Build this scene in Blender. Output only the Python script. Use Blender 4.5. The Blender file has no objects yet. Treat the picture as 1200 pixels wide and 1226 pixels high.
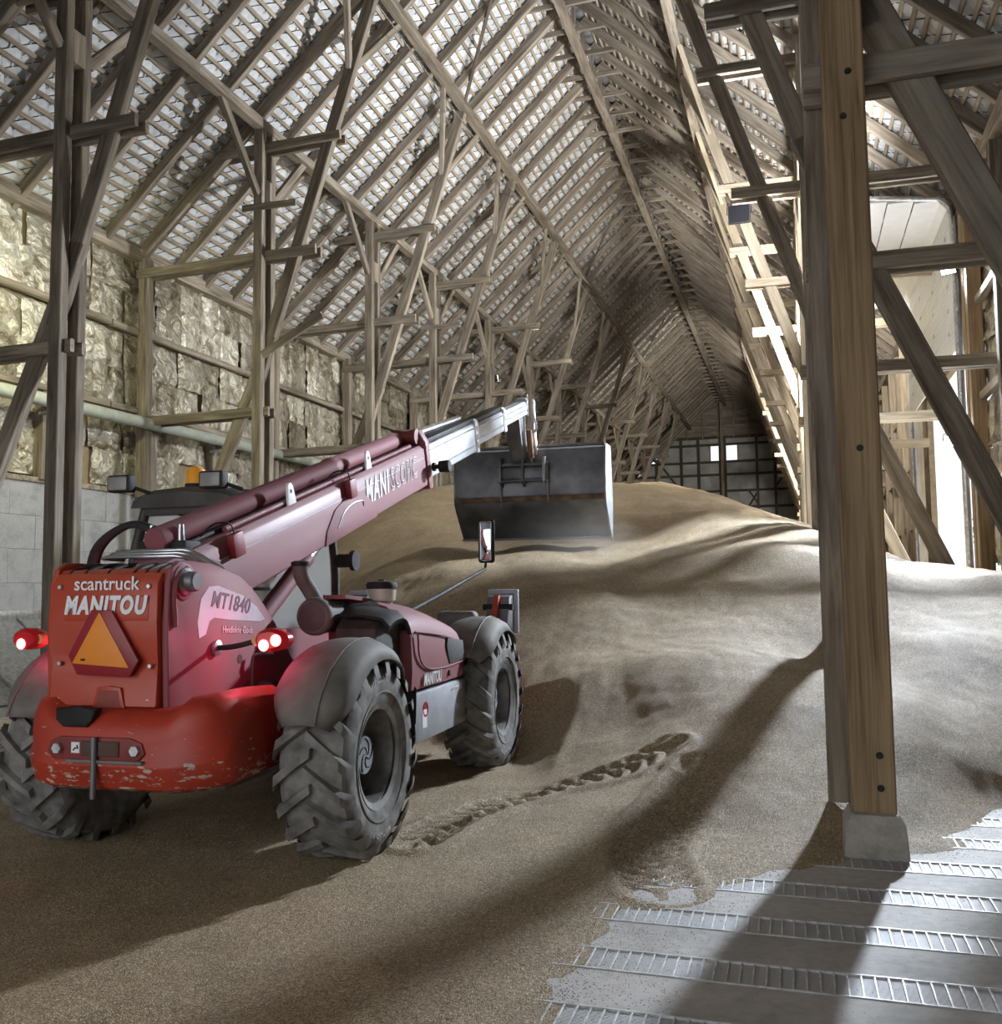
import bpy, bmesh, math, random
import numpy as np
from mathutils import Matrix, Vector, noise
R = math.radians
random.seed(7)
SC = bpy.context.scene
COL = SC.collection
# ------------------------------------------------------------------ camera
FPX, CX, CY, HC = 1130.0, 600.0, 613.0, 1.7
def rc(p):
    v = Vector((p[0]-CX, -(p[1]-CY), -FPX)); return v.normalized()
AY = rc((955, 697)); AZ = rc((1955, 685.5)).cross(AY).normalized()
if AZ.y < 0: AZ = -AZ
AX = AY.cross(AZ)
RW = Matrix((AX, AY, AZ))            # camera axes -> world
CAMP = Vector((0, 0, HC))
cd = bpy.data.cameras.new('camera'); cam = bpy.data.objects.new('camera', cd); COL.objects.link(cam)
cam.matrix_world = Matrix.Translation(CAMP) @ RW.to_4x4()
cd.sensor_fit = 'HORIZONTAL'; cd.sensor_width = 36; cd.lens = 36*FPX/1200; cd.clip_end = 400; cd.clip_start = .05
SC.camera = cam
def ray(p): return RW @ rc(p)
def onz(p, z): d = ray(p); return CAMP + d*((z-HC)/d.z)
def ony(p, y): d = ray(p); return CAMP + d*(y/d.y)
def onx(p, x): d = ray(p); return CAMP + d*(x/d.x)
def proj(P):
    c = RW.transposed() @ (Vector(P)-CAMP)
    return (CX+FPX*c.x/-c.z, CY-FPX*c.y/-c.z) if c.z < 0 else None
# ------------------------------------------------------------------ world, exposure, big lights
w = bpy.data.worlds.new('world'); SC.world = w; w.use_nodes = True
bg = w.node_tree.nodes['Background']; bg.inputs[0].default_value = (.86, .93, 1, 1); bg.inputs[1].default_value = 1.5
SC.view_settings.view_transform = 'Standard'; SC.view_settings.look = 'None'
SC.view_settings.gamma = 1; SC.view_settings.use_curve_mapping = False; SC.view_settings.exposure = 0.0
def area(name, loc, target, sx, sy, power, color, spread=180):
    l = bpy.data.lights.new(name, 'AREA'); l.shape = 'RECTANGLE'; l.size = sx; l.size_y = sy; l.energy = power; l.color = color
    l.spread = R(spread)
    o = bpy.data.objects.new(name, l); COL.objects.link(o); o.location = loc
    o.rotation_euler = (Vector(target)-Vector(loc)).to_track_quat('-Z', 'Y').to_euler(); return o
area('daylight_side_door', (3.35, 22.6, 4.0), (-4.0, 18.5, 2.2), 6.5, 3.6, 450, (.84, .92, 1.0))
area('front_gate_fill', (-4.8, -3.0, 3.4), (-4.8, 12, 4.6), 8.0, 5.5, 120, (1.0, .95, .88))  # fill light behind the camera, set in an assumed gate opening
sn = bpy.data.lights.new('sun', 'SUN'); sn.energy = 5; sn.angle = R(.6); sn.color = (1, .97, .92)
so = bpy.data.objects.new('sun', sn); COL.objects.link(so); so.rotation_euler = Vector((-.80, -.16, -.58)).to_track_quat('-Z', 'Y').to_euler()
# ------------------------------------------------------------------ helpers
WM = {}
def place(o, parent, M):
    WM[o.name] = M.copy()
    if parent is not None:
        o.parent = parent
        o.matrix_basis = WM[parent.name].inverted() @ M
    else:
        o.matrix_basis = M
def tag(o, label=None, cat=None, group=None, kind=None):
    if label: o['label'] = label
    if cat: o['category'] = cat
    if group: o['group'] = group
    if kind: o['kind'] = kind
    return o
def obj(name, me, mat=None, parent=None, M=None):
    o = bpy.data.objects.new(name, me); COL.objects.link(o)
    if mat is not None and len(me.materials) == 0: me.materials.append(mat)
    place(o, parent, M if M is not None else Matrix())
    return o
def empty(name, M=None, parent=None):
    o = bpy.data.objects.new(name, None); COL.objects.link(o); o.empty_display_size = .2
    if M is None: M = Matrix()
    if not isinstance(M, Matrix): M = Matrix.Translation(M)
    place(o, parent, M); return o
def mesh(verts, faces, smooth=None, name='m'):
    me = bpy.data.meshes.new(name); me.from_pydata([tuple(v) for v in verts], [], faces); me.update()
    if smooth is not None:
        me.polygons.foreach_set('use_smooth', [True]*len(me.polygons)); me.set_sharp_from_angle(angle=R(smooth))
    return me
def bm_mesh(bm, smooth=None):
    bmesh.ops.recalc_face_normals(bm, faces=bm.faces)
    me = bpy.data.meshes.new('m'); bm.to_mesh(me); bm.free()
    if smooth is not None:
        me.polygons.foreach_set('use_smooth', [True]*len(me.polygons)); me.set_sharp_from_angle(angle=R(smooth))
    return me
def bm_box(bm, x0, x1, y0, y1, z0, z1, bev=0, seg=2, M=None):
    r = bmesh.ops.create_cube(bm, size=1); vs = r['verts']
    for v in vs: v.co = Vector((x0+(v.co.x+.5)*(x1-x0), y0+(v.co.y+.5)*(y1-y0), z0+(v.co.z+.5)*(z1-z0)))
    if bev:
        es = list({e for v in vs for e in v.link_edges})
        r2 = bmesh.ops.bevel(bm, geom=es, offset=bev, segments=seg, affect='EDGES', profile=.5)
        vs = list({v for f in r2['faces'] for v in f.verts} | {v for v in vs if v.is_valid})
    if M is not None:
        for v in vs: v.co = M @ v.co
    return vs
def rbox(x0, x1, y0, y1, z0, z1, bev=.01, seg=2, M=None):
    bm = bmesh.new(); bm_box(bm, x0, x1, y0, y1, z0, z1, bev, seg, M); return bm_mesh(bm, 40)
def bm_extr(bm, pts, axis, a, b, bev=0, seg=2):
    def mk(t, p):
        if axis == 'x': return (t, p[0], p[1])
        if axis == 'y': return (p[0], t, p[1])
        return (p[0], p[1], t)
    va = [bm.verts.new(mk(a, p)) for p in pts]; vb = [bm.verts.new(mk(b, p)) for p in pts]
    n = len(pts); fs = [bm.faces.new(va), bm.faces.new(vb[::-1])]
    for i in range(n): fs.append(bm.faces.new((va[i], vb[i], vb[(i+1) % n], va[(i+1) % n])))
    if bev:
        es = [e for f in fs[:2] for e in f.edges]
        bmesh.ops.bevel(bm, geom=list(set(es)), offset=bev, segments=seg, affect='EDGES', profile=.5)
def extr(pts, axis, a, b, bev=0, seg=2, smooth=35):
    bm = bmesh.new(); bm_extr(bm, pts, axis, a, b, bev, seg); return bm_mesh(bm, smooth)
def bm_tube(bm, pts, r, seg=10, cap=True):
    pts = [Vector(p) for p in pts]; n = len(pts); rings = []; u = None
    for i, p in enumerate(pts):
        d = (pts[min(i+1, n-1)]-pts[max(i-1, 0)]).normalized()
        if u is None:
            u = d.orthogonal().normalized()
        else:
            u = (u - d*u.dot(d)); u = u.normalized() if u.length > 1e-6 else d.orthogonal().normalized()
        v = d.cross(u); rr = r[i] if isinstance(r, (list, tuple)) else r
        rings.append([bm.verts.new(p + u*rr*math.cos(2*math.pi*k/seg) + v*rr*math.sin(2*math.pi*k/seg)) for k in range(seg)])
    for a, b in zip(rings, rings[1:]):
        for k in range(seg): bm.faces.new((a[k], a[(k+1) % seg], b[(k+1) % seg], b[k]))
    if cap: bm.faces.new(rings[0][::-1]); bm.faces.new(rings[-1])
def tube(pts, r, seg=10, smooth=50):
    bm = bmesh.new(); bm_tube(bm, pts, r, seg); return bm_mesh(bm, smooth)
def curve_pts(pts, n=6):
    """Catmull-Rom through pts"""
    P = [Vector(p) for p in pts]; P = [P[0]*2-P[1]]+P+[P[-1]*2-P[-2]]; out = []
    for i in range(1, len(P)-2):
        for k in range(n):
            t = k/n; a, b, c, d = P[i-1], P[i], P[i+1], P[i+2]
            out.append(.5*((2*b)+(c-a)*t+(2*a-5*b+4*c-d)*t*t+(3*b-a-3*c+d)*t**3))
    out.append(P[-2]); return out
def bm_lathe(bm, prof, seg=32, axis='x', c=(0, 0, 0), closed=False):
    rings = []
    for h, r in prof:
        ring = []
        for k in range(seg):
            a = 2*math.pi*k/seg; ca, sa = r*math.cos(a), r*math.sin(a)
            p = (h, ca, sa) if axis == 'x' else (ca, h, sa) if axis == 'y' else (ca, sa, h)
            ring.append(bm.verts.new((p[0]+c[0], p[1]+c[1], p[2]+c[2])))
        rings.append(ring)
    for a, b in zip(rings, rings[1:]):
        for k in range(seg): bm.faces.new((a[k], a[(k+1) % seg], b[(k+1) % seg], b[k]))
    if not closed:
        if prof[0][1] > 1e-4: bm.faces.new(rings[0][::-1])
        if prof[-1][1] > 1e-4: bm.faces.new(rings[-1])
def lathe(prof, seg=32, axis='x', c=(0, 0, 0), smooth=35):
    bm = bmesh.new(); bm_lathe(bm, prof, seg, axis, c); return bm_mesh(bm, smooth)
BC = {}
def beam_mesh(L, wd, h, mat, ch=.012):
    key = (round(L, 2), wd, h, mat.name)
    if key in BC: return BC[key]
    a, b = wd/2, h/2; c = min(ch, a*.4, b*.4)
    prof = [(-a+c, -b), (a-c, -b), (a, -b+c), (a, b-c), (a-c, b), (-a+c, b), (-a, b-c), (-a, -b+c)]
    v = [(s*L/2, y, z) for s in (-1, 1) for y, z in prof]
    f = [tuple(range(7, -1, -1)), tuple(range(8, 16))]+[(i, (i+1) % 8, 8+(i+1) % 8, 8+i) for i in range(8)]
    me = mesh(v, f); me.materials.append(mat); BC[key] = me; return me
def beam(name, p0, p1, wd, h, mat, parent=None, side=(0, 1, 0)):
    """timber from p0 to p1; wd is its size along `side`, h the other way"""
    p0, p1 = Vector(p0), Vector(p1); d = p1-p0; L = d.length; x = d/L
    y = Vector(side); y = (y-x*y.dot(x))
    if y.length < 1e-4: y = x.orthogonal()
    y.normalize(); z = x.cross(y)
    M = Matrix((x, y, z)).transposed().to_4x4(); M.translation = (p0+p1)/2
    return obj(name, beam_mesh(L, wd, h, mat), None, parent, M)
def text_mesh(s, size, ext=.002, shear=0, bold=0, spacing=1.0, sx=1.0, width=None):
    cu = bpy.data.curves.new('t', 'FONT'); cu.body = s; cu.size = size; cu.extrude = ext; cu.shear = shear; cu.offset = bold
    cu.align_x = 'CENTER'; cu.align_y = 'CENTER'; cu.space_character = spacing; cu.resolution_u = 3
    o = bpy.data.objects.new('t', cu); me = bpy.data.meshes.new_from_object(o); bpy.data.objects.remove(o); bpy.data.curves.remove(cu)
    for v in me.vertices: v.co.x *= sx
    return fit(me, width) if width else me
def fit(me, width):
    xs_ = [v.co.x for v in me.vertices]; k = width/(max(xs_)-min(xs_)); c0 = (max(xs_)+min(xs_))/2
    for v in me.vertices: v.co.x = (v.co.x-c0)*k
    return me
# ------------------------------------------------------------------ materials
def nt(name):
    m = bpy.data.materials.new(name); m.use_nodes = True; t = m.node_tree; b = t.nodes['Principled BSDF']; return m, t, b
def N(t, k, **kw):
    n = t.nodes.new(k)
    for a, v in kw.items():
        if a in n.inputs: n.inputs[a].default_value = v
        else: setattr(n, a, v)
    return n
def ramp(t, fac, stops):
    n = t.nodes.new('ShaderNodeValToRGB'); e = n.color_ramp.elements
    while len(e) < len(stops): e.new(.5)
    for i, (p, c) in enumerate(stops): e[i].position = p; e[i].color = (*c, 1)
    t.links.new(fac, n.inputs[0]); return n
def coords(t, scale, rnd=True):
    tc = N(t, 'ShaderNodeTexCoord'); mp = N(t, 'ShaderNodeMapping'); mp.inputs['Scale'].default_value = scale
    t.links.new(tc.outputs['Object'], mp.inputs[0])
    if rnd:
        oi = N(t, 'ShaderNodeObjectInfo'); mu = N(t, 'ShaderNodeMath', operation='MULTIPLY'); mu.inputs[1].default_value = 57.0
        t.links.new(oi.outputs['Random'], mu.inputs[0]); t.links.new(mu.outputs[0], mp.inputs['Location'])
    return mp.outputs[0]
def mixc(t, a, b, fac, mode='MIX'):
    n = t.nodes.new('ShaderNodeMix'); n.data_type = 'RGBA'; n.blend_type = mode
    for s, v in ((6, a), (7, b)):
        if hasattr(v, 'default_value') or hasattr(v, 'links'): t.links.new(v, n.inputs[s])
        else: n.inputs[s].default_value = (*v, 1)
    if isinstance(fac, float): n.inputs[0].default_value = fac
    else: t.links.new(fac, n.inputs[0])
    return n.outputs[2]
def bump(t, b, h, strength=.3, dist=.01):
    n = N(t, 'ShaderNodeBump'); n.inputs['Strength'].default_value = strength; n.inputs['Distance'].default_value = dist
    t.links.new(h, n.inputs['Height']); t.links.new(n.outputs[0], b.inputs['Normal'])
def plain(name, col, rough=.6, metal=0, vary=.12, scale=6.0, bmp=0, spec=.5):
    m, t, b = nt(name); c = coords(t, (scale,)*3)
    n = N(t, 'ShaderNodeTexNoise', Scale=1.0, Detail=5.0); t.links.new(c, n.inputs[0])
    lo = tuple(x*(1-vary*2.2) for x in col); hi = tuple(min(1, x*(1+vary)) for x in col)
    r = ramp(t, n.outputs[0], [(.3, lo), (.7, hi)]); t.links.new(r.outputs[0], b.inputs['Base Color'])
    b.inputs['Roughness'].default_value = rough; b.inputs['Metallic'].default_value = metal; b.inputs['Specular IOR Level'].default_value = spec
    if bmp: bump(t, b, n.outputs[0], bmp, .01)
    return m
def wood(name, c1, c2, c3, rough=.8, gs=14.0):
    m, t, b = nt(name)
    v = coords(t, (1.0, gs, gs)); n1 = N(t, 'ShaderNodeTexNoise', Scale=1.0, Detail=6.0, Roughness=.62, Distortion=.4); t.links.new(v, n1.inputs[0])
    v2 = coords(t, (.7, 2.2, 2.2)); n2 = N(t, 'ShaderNodeTexNoise', Scale=1.3, Detail=3.0); t.links.new(v2, n2.inputs[0])
    r1 = ramp(t, n1.outputs[0], [(.28, c1), (.52, c2), (.78, c3)])
    r2 = ramp(t, n2.outputs[0], [(.3, (.62, .6, .58)), (.7, (1.12, 1.1, 1.06))])
    mx = mixc(t, r1.outputs[0], r2.outputs[0], .8, 'MULTIPLY')
    oi = N(t, 'ShaderNodeObjectInfo'); r3 = ramp(t, oi.outputs['Random'], [(0, (.78, .76, .73)), (1, (1.12, 1.1, 1.08))])
    mx = mixc(t, mx, r3.outputs[0], 1.0, 'MULTIPLY')
    t.links.new(mx, b.inputs['Base Color']); b.inputs['Roughness'].default_value = rough; b.inputs['Specular IOR Level'].default_value = .25
    bump(t, b, n1.outputs[0], .5, .006); return m
W_OLD = wood('old_grey_timber', (.12, .10, .08), (.31, .275, .23), (.49, .45, .39))
W_RAFT = wood('rafter_timber', (.13, .108, .088), (.31, .275, .235), (.46, .42, .37))
W_BATT = wood('batten_timber', (.22, .18, .14), (.40, .35, .29), (.55, .49, .42), gs=24)
W_NEW = wood('newer_pine_timber', (.15, .10, .055), (.32, .23, .135), (.43, .315, .19), rough=.7, gs=34)
W_PALE = wood('pale_timber', (.30, .25, .19), (.48, .42, .33), (.62, .56, .46))
W_DARK = wood('dark_timber', (.05, .04, .035), (.13, .105, .085), (.21, .175, .145))
def concrete(name, c, sc=3.0, rough=.85):
    m, t, b = nt(name); v = coords(t, (sc,)*3); n = N(t, 'ShaderNodeTexNoise', Scale=1.0, Detail=8.0, Roughness=.65); t.links.new(v, n.inputs[0])
    v2 = coords(t, (sc*12,)*3); n2 = N(t, 'ShaderNodeTexNoise', Scale=1.0, Detail=4.0); t.links.new(v2, n2.inputs[0])
    r = ramp(t, n.outputs[0], [(.25, tuple(x*.62 for x in c)), (.5, c), (.8, tuple(min(1, x*1.22) for x in c))])
    r2 = ramp(t, n2.outputs[0], [(.3, (.8, .8, .8)), (.6, (1.05, 1.05, 1.05))])
    t.links.new(mixc(t, r.outputs[0], r2.outputs[0], .7, 'MULTIPLY'), b.inputs['Base Color']); b.inputs['Roughness'].default_value = rough
    bump(t, b, n2.outputs[0], .25, .006); return m
CONC = concrete('wall_concrete', (.40, .41, .43)); FLOORC = concrete('floor_concrete', (.47, .45, .42), 1.6, .68); PLINTH = concrete('plinth_concrete', (.40, .37, .32), 9)
# slate
def slate():
    m, t, b = nt('fibre_cement_slate'); g = N(t, 'ShaderNodeNewGeometry'); oi = N(t, 'ShaderNodeObjectInfo')
    v = coords(t, (5, 5, 5), False); n = N(t, 'ShaderNodeTexNoise', Scale=1.0, Detail=5.0); t.links.new(v, n.inputs[0])
    a = N(t, 'ShaderNodeMath', operation='ADD'); t.links.new(g.outputs['Random Per Island'], a.inputs[0]); t.links.new(oi.outputs['Random'], a.inputs[1])
    fr = N(t, 'ShaderNodeMath', operation='FRACT'); t.links.new(a.outputs[0], fr.inputs[0])
    r = ramp(t, fr.outputs[0], [(0, (.52, .54, .56)), (1, (.74, .76, .79))]); r2 = ramp(t, n.outputs[0], [(.3, (.75, .76, .77)), (.65, (1.05, 1.05, 1.05))])
    t.links.new(mixc(t, r.outputs[0], r2.outputs[0], .9, 'MULTIPLY'), b.inputs['Base Color']); b.inputs['Roughness'].default_value = .7; return m
SLATE = slate(); MORTAR = plain('white_mortar', (.82, .83, .84), .8); BLOCKC = plain('light_block_dark', (.16, .16, .17), .8)
def foil():
    m, t, b = nt('aged_foil_paper'); v = coords(t, (1.0,)*3)
    nd = N(t, 'ShaderNodeTexNoise', Scale=2.4, Detail=3.0); t.links.new(v, nd.inputs[0])
    va = N(t, 'ShaderNodeVectorMath', operation='MULTIPLY_ADD'); va.inputs[1].default_value = (.55, .55, .55); t.links.new(nd.outputs['Color'], va.inputs[0]); t.links.new(v, va.inputs[2])
    vo = N(t, 'ShaderNodeTexVoronoi', Scale=3.0); t.links.new(va.outputs[0], vo.inputs['Vector'])
    vo2 = N(t, 'ShaderNodeTexVoronoi', Scale=11.0); t.links.new(va.outputs[0], vo2.inputs['Vector'])
    ad = N(t, 'ShaderNodeMath', operation='MULTIPLY_ADD'); ad.inputs[1].default_value = .16; t.links.new(vo2.outputs['Distance'], ad.inputs[0]); t.links.new(vo.outputs['Distance'], ad.inputs[2])
    n2 = N(t, 'ShaderNodeTexNoise', Scale=1.3, Detail=7.0, Roughness=.6, Distortion=2.2); t.links.new(v, n2.inputs[0])
    r = ramp(t, n2.outputs[0], [(.34, (.22, .185, .125)), (.45, (.42, .38, .30)), (.52, (.62, .60, .54)), (.60, (.50, .47, .40)), (.72, (.86, .85, .80))])
    oi = N(t, 'ShaderNodeObjectInfo'); r3 = ramp(t, oi.outputs['Random'], [(0, (.48, .45, .39)), (.55, (.85, .83, .78)), (1, (1.3, 1.3, 1.27))])
    t.links.new(mixc(t, r.outputs[0], r3.outputs[0], 1.0, 'MULTIPLY'), b.inputs['Base Color'])
    b.inputs['Roughness'].default_value = .40; b.inputs['Metallic'].default_value = .3; bump(t, b, ad.outputs[0], .85, .12); return m
FOIL = foil(); FOILB = plain('brown_kraft_paper', (.30, .235, .15), .8, bmp=.6)
def grain():
    m, t, b = nt('wheat_grain'); v = coords(t, (1, 1, 1), False)
    vo = N(t, 'ShaderNodeTexVoronoi', Scale=190.0); t.links.new(v, vo.inputs['Vector'])
    n = N(t, 'ShaderNodeTexNoise', Scale=2.2, Detail=6.0, Roughness=.6); t.links.new(v, n.inputs[0])
    n3 = N(t, 'ShaderNodeTexNoise', Scale=42.0, Detail=3.0, Roughness=.8); t.links.new(v, n3.inputs[0])
    sep = N(t, 'ShaderNodeSeparateColor'); t.links.new(vo.outputs['Color'], sep.inputs[0])
    r = ramp(t, sep.outputs[0], [(0, (.18, .125, .065)), (.45, (.41, .31, .185)), (.85, (.58, .465, .305)), (1, (.84, .75, .60))])
    r2 = ramp(t, n.outputs[0], [(.3, (.80, .78, .75)), (.7, (1.08, 1.06, 1.04))])
    r3 = ramp(t, n3.outputs[0], [(.32, (.62, .60, .58)), (.62, (1.12, 1.12, 1.12))])
    mx = mixc(t, r.outputs[0], r2.outputs[0], 1.0, 'MULTIPLY'); mx = mixc(t, mx, r3.outputs[0], .85, 'MULTIPLY')
    t.links.new(mx, b.inputs['Base Color'])
    b.inputs['Roughness'].default_value = .62; b.inputs['Specular IOR Level'].default_value = .35
    ad = N(t, 'ShaderNodeMath', operation='ADD'); t.links.new(vo.outputs['Distance'], ad.inputs[0]); t.links.new(n3.outputs[0], ad.inputs[1])
    bump(t, b, ad.outputs[0], .7, .012); return m
GRAIN = grain(); KERN = plain('grain_kernel', (.52, .40, .24), .6, vary=.3)
GALV = plain('galvanised_steel', (.60, .62, .64), .38, .85, .15, 14); STEEL = plain('bright_steel', (.72, .74, .77), .28, .9, .12, 9)
GRATE = plain('grate_steel', (.66, .67, .68), .5, .5, .15, 20); DSTEEL = plain('bucket_steel', (.21, .21, .225), .42, .55, .22, 3, .15)
PIPEM = plain('pipe_grey_green', (.40, .43, .38), .5, 0, .08)
BLACK = plain('black_plastic', (.028, .027, .027), .65, 0, .2, spec=.3); RUBBER = plain('dusty_tyre_rubber', (.235, .225, .21), .85, 0, .25, 9, .2)
DUSTP = plain('dusty_grey_plastic', (.20, .185, .165), .7, 0, .18, 5); WHITEL = plain('white_lettering', (.86, .86, .88), .5, 0, .03)
def paint(name, c, dust, rough=.38):
    m, t, b = nt(name); v = coords(t, (3, 3, 3), False); n = N(t, 'ShaderNodeTexNoise', Scale=1.2, Detail=7.0, Roughness=.65); t.links.new(v, n.inputs[0])
    g = N(t, 'ShaderNodeNewGeometry'); s = N(t, 'ShaderNodeSeparateXYZ'); t.links.new(g.outputs['Normal'], s.inputs[0])
    up = N(t, 'ShaderNodeMapRange'); up.inputs[1].default_value = .2; up.inputs[2].default_value = 1.0; up.inputs[3].default_value = .12; up.inputs[4].default_value = .55; t.links.new(s.outputs['Z'], up.inputs[0])
    mu = N(t, 'ShaderNodeMath', operation='MULTIPLY'); t.links.new(up.outputs[0], mu.inputs[0]); t.links.new(n.outputs[0], mu.inputs[1])
    m2 = N(t, 'ShaderNodeMath', operation='MULTIPLY'); m2.inputs[1].default_value = 1.5; m2.use_clamp = True; t.links.new(mu.outputs[0], m2.inputs[0])
    t.links.new(mixc(t, c, dust, m2.outputs[0]), b.inputs['Base Color']); b.inputs['Roughness'].default_value = rough
    b.inputs['Coat Weight'].default_value = .06; b.inputs['Coat Roughness'].default_value = .25; return m
RED = paint('red_paint', (.47, .045, .018), (.40, .19, .11)); BOOMP = paint('dusty_cool_lit_red', (.25, .052, .066), (.34, .225, .245), .66)  # second red: real dust plus the bluish light mixed into its colour
def worn():
    m, t, b = nt('worn_red_paint'); v = coords(t, (1, 1, 1), False); mp = N(t, 'ShaderNodeMapping'); mp.inputs['Scale'].default_value = (5, 5, 16); t.links.new(v, mp.inputs[0])
    n = N(t, 'ShaderNodeTexNoise', Scale=2.0, Detail=8.0, Roughness=.7); t.links.new(mp.outputs[0], n.inputs[0])
    s = N(t, 'ShaderNodeSeparateXYZ'); t.links.new(v, s.inputs[0])
    mr = N(t, 'ShaderNodeMapRange'); mr.inputs[1].default_value = .55; mr.inputs[2].default_value = .95; mr.inputs[3].default_value = .12; mr.inputs[4].default_value = -.04; t.links.new(s.outputs['Z'], mr.inputs[0])
    ad = N(t, 'ShaderNodeMath', operation='ADD'); t.links.new(n.outputs[0], ad.inputs[0]); t.links.new(mr.outputs[0], ad.inputs[1])
    r = ramp(t, ad.outputs[0], [(.635, (.44, .042, .020)), (.65, (.52, .46, .38))]); n2 = N(t, 'ShaderNodeTexNoise', Scale=4.0, Detail=4.0); t.links.new(v, n2.inputs[0])
    r2 = ramp(t, n2.outputs[0], [(.35, (.75, .72, .7)), (.65, (1.08, 1.05, 1.02))])
    t.links.new(mixc(t, r.outputs[0], r2.outputs[0], .8, 'MULTIPLY'), b.inputs['Base Color']); b.inputs['Roughness'].default_value = .45; return m
WORN = worn()
ORANGE = plain('orange_reflector', (.86, .27, .02), .4, 0, .04); DRED = plain('dark_red_reflector', (.30, .012, .02), .35, 0, .1); GREYP = plain('grey_silver_paint', (.46, .48, .52), .45, .3, .08)
DECAL = plain('pale_decal', (.72, .75, .82), .4, 0, .06); WHITEC = plain('white_cladding', (.88, .89, .88), .5, 0, .02)
def emit(name, col, s):
    m, t, b = nt(name); b.inputs['Base Color'].default_value = (*col, 1); b.inputs['Emission Color'].default_value = (*col, 1); b.inputs['Emission Strength'].default_value = s; return m
REDL = plain('red_lens', (.62, .012, .02), .2, 0, .05); E_RED = emit('lit_tail_lamp', (1.0, .10, .10), 14); E_WHT = emit('lit_lamp_white', (.9, .95, 1.0), 60); E_AMB = emit('amber_beacon', (.75, .30, .02), .15)
def glass(name, col=(.75, .82, .84), a=.35):
    m, t, b = nt(name); b.inputs['Base Color'].default_value = (*col, 1); b.inputs['Roughness'].default_value = .06; b.inputs['Alpha'].default_value = a; b.inputs['Specular IOR Level'].default_value = .8; return m
GLASS = glass('cab_glass'); WGLASS = glass('window_glass', (.9, .95, 1), .12)
MIRROR = plain('mirror_glass', (.8, .82, .84), .04, 1.0, .01)
# ------------------------------------------------------------------ dimensions of the barn
XC = -4.83; XWL, XWR = -13.0, 3.2; YG = 73.0; ZAP = 16.2; SL = .92; ZPL = 8.72
FY = [6.5, 10.9, 16.3, 21.4, 25.6, 30.8, 36.2, 40.9, 46, 51, 56, 61, 66]
ORD = ['last', 'twelfth', 'eleventh', 'tenth', 'ninth', 'eighth', 'seventh', 'sixth', 'fifth', 'fourth', 'third', 'second', 'first']
def rz(x): return ZAP - SL*abs(x-XC)          # roof centre plane height
I4 = Matrix()
# ------------------------------------------------------------------ floor
floor = obj('floor', mesh([(-13.4, -6, -.035), (3.6, -6, -.035), (3.6, 75, -.035), (-13.4, 75, -.035)], [(0, 1, 2, 3)]), FLOORC); tag(floor, kind='structure')
E0, PER, GW = 3.88, .62, .25
def fslab(y0, y1, x0=-13.3, x1=3.5):
    return obj('floor_slab', rbox(x0, x1, y0, y1, -.034, 0, .004, 1), FLOORC, floor)
rows = list(range(-4, 9))
m, t, b = nt('perforated_plate'); v = coords(t, (1, 1, 1), False)
wv = N(t, 'ShaderNodeTexWave', Scale=34.0, Distortion=.6); wv.bands_direction = 'Y'; t.links.new(v, wv.inputs[0])
r_ = ramp(t, wv.outputs[0], [(.2, (.16, .16, .16)), (.5, (.66, .67, .68))]); t.links.new(r_.outputs[0], b.inputs['Base Color']); b.inputs['Metallic'].default_value = .35; b.inputs['Roughness'].default_value = .55
bump(t, b, wv.outputs[0], .6, .006); PERF = m
barme = rbox(-.0042, .0042, -.122, .122, -.010, .003, .001, 1); barme.materials.append(GRATE)
for k in rows:
    e = E0+PER*k
    fslab(e, e+PER-GW)
    g = obj('floor_grate', mesh([(-3.6, e-GW, -.004), (3.4, e-GW, -.004), (3.4, e, -.004), (-3.6, e, -.004)], [(0, 1, 2, 3)]), PERF, floor)
    for s in (0, 1):
        obj('grate_rail', rbox(-3.6, 3.4, (e-.012, e-GW)[s], (e, e-GW+.012)[s], -.03, .005, .002, 1), GRATE, g)
    fslab(e-GW, e, -13.3, -3.6)
    rest = bmesh.new(); nrest = 0
    for i in range(126):
        x = -3.57+.0555*i
        if 0 <= k <= 4 and -1.0 < x < 1.4:
            obj('grate_bar', barme, None, g, Matrix.Translation((x, e-GW/2, 0)))
        else: bm_box(rest, x-.0042, x+.0042, e-GW+.003, e-.003, -.010, .003)
    tag(obj('grate_bars', bm_mesh(rest), GRATE, g), kind='stuff')
fslab(E0+PER*8, 75); fslab(-6, E0-PER*4-GW)
# ------------------------------------------------------------------ grain heap
def C(px, py, y): p = ony((px, py), y); return (p.x, p.y, p.z)
CP = [C(*a) for a in [(860, 622, 16.5), (985, 640, 15.5), (1080, 680, 14), (1200, 722, 12), (1150, 702, 12.8), (940, 720, 12), (995, 778, 10.6),
    (745, 660, 15.3), (740, 780, 10.2), (690, 860, 8.9), (640, 830, 9.6), (620, 905, 8.7), (650, 760, 11), (640, 700, 12.6), (590, 695, 12.6), (530, 695, 12.6),
    (700, 935, 7.7), (800, 950, 7.0), (880, 900, 7.7), (900, 830, 8.7), (830, 780, 9.9), (1150, 900, 8.3), (1120, 820, 9.5), (1150, 765, 10.4),
    (780, 860, 8.6), (960, 880, 8.0), (1060, 900, 7.9), (800, 700, 13), (900, 680, 13.6), (1060, 760, 10.8),
    (725, 582, 24), (790, 578, 25), (880, 600, 25), (960, 632, 22), (540, 582, 23), (470, 600, 22), (450, 692, 13.5), (540, 640, 17), (430, 645, 18), (620, 660, 14.8), (560, 670, 14.5),
    (1060, 676, 14.5), (640, 600, 23)]]
CP += [onz(p, .005)[:] for p in [(790, 1056), (880, 1043), (960, 1034), (1010, 1016), (1085, 1003), (1130, 996), (1170, 978), (1200, 966)]]
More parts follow.
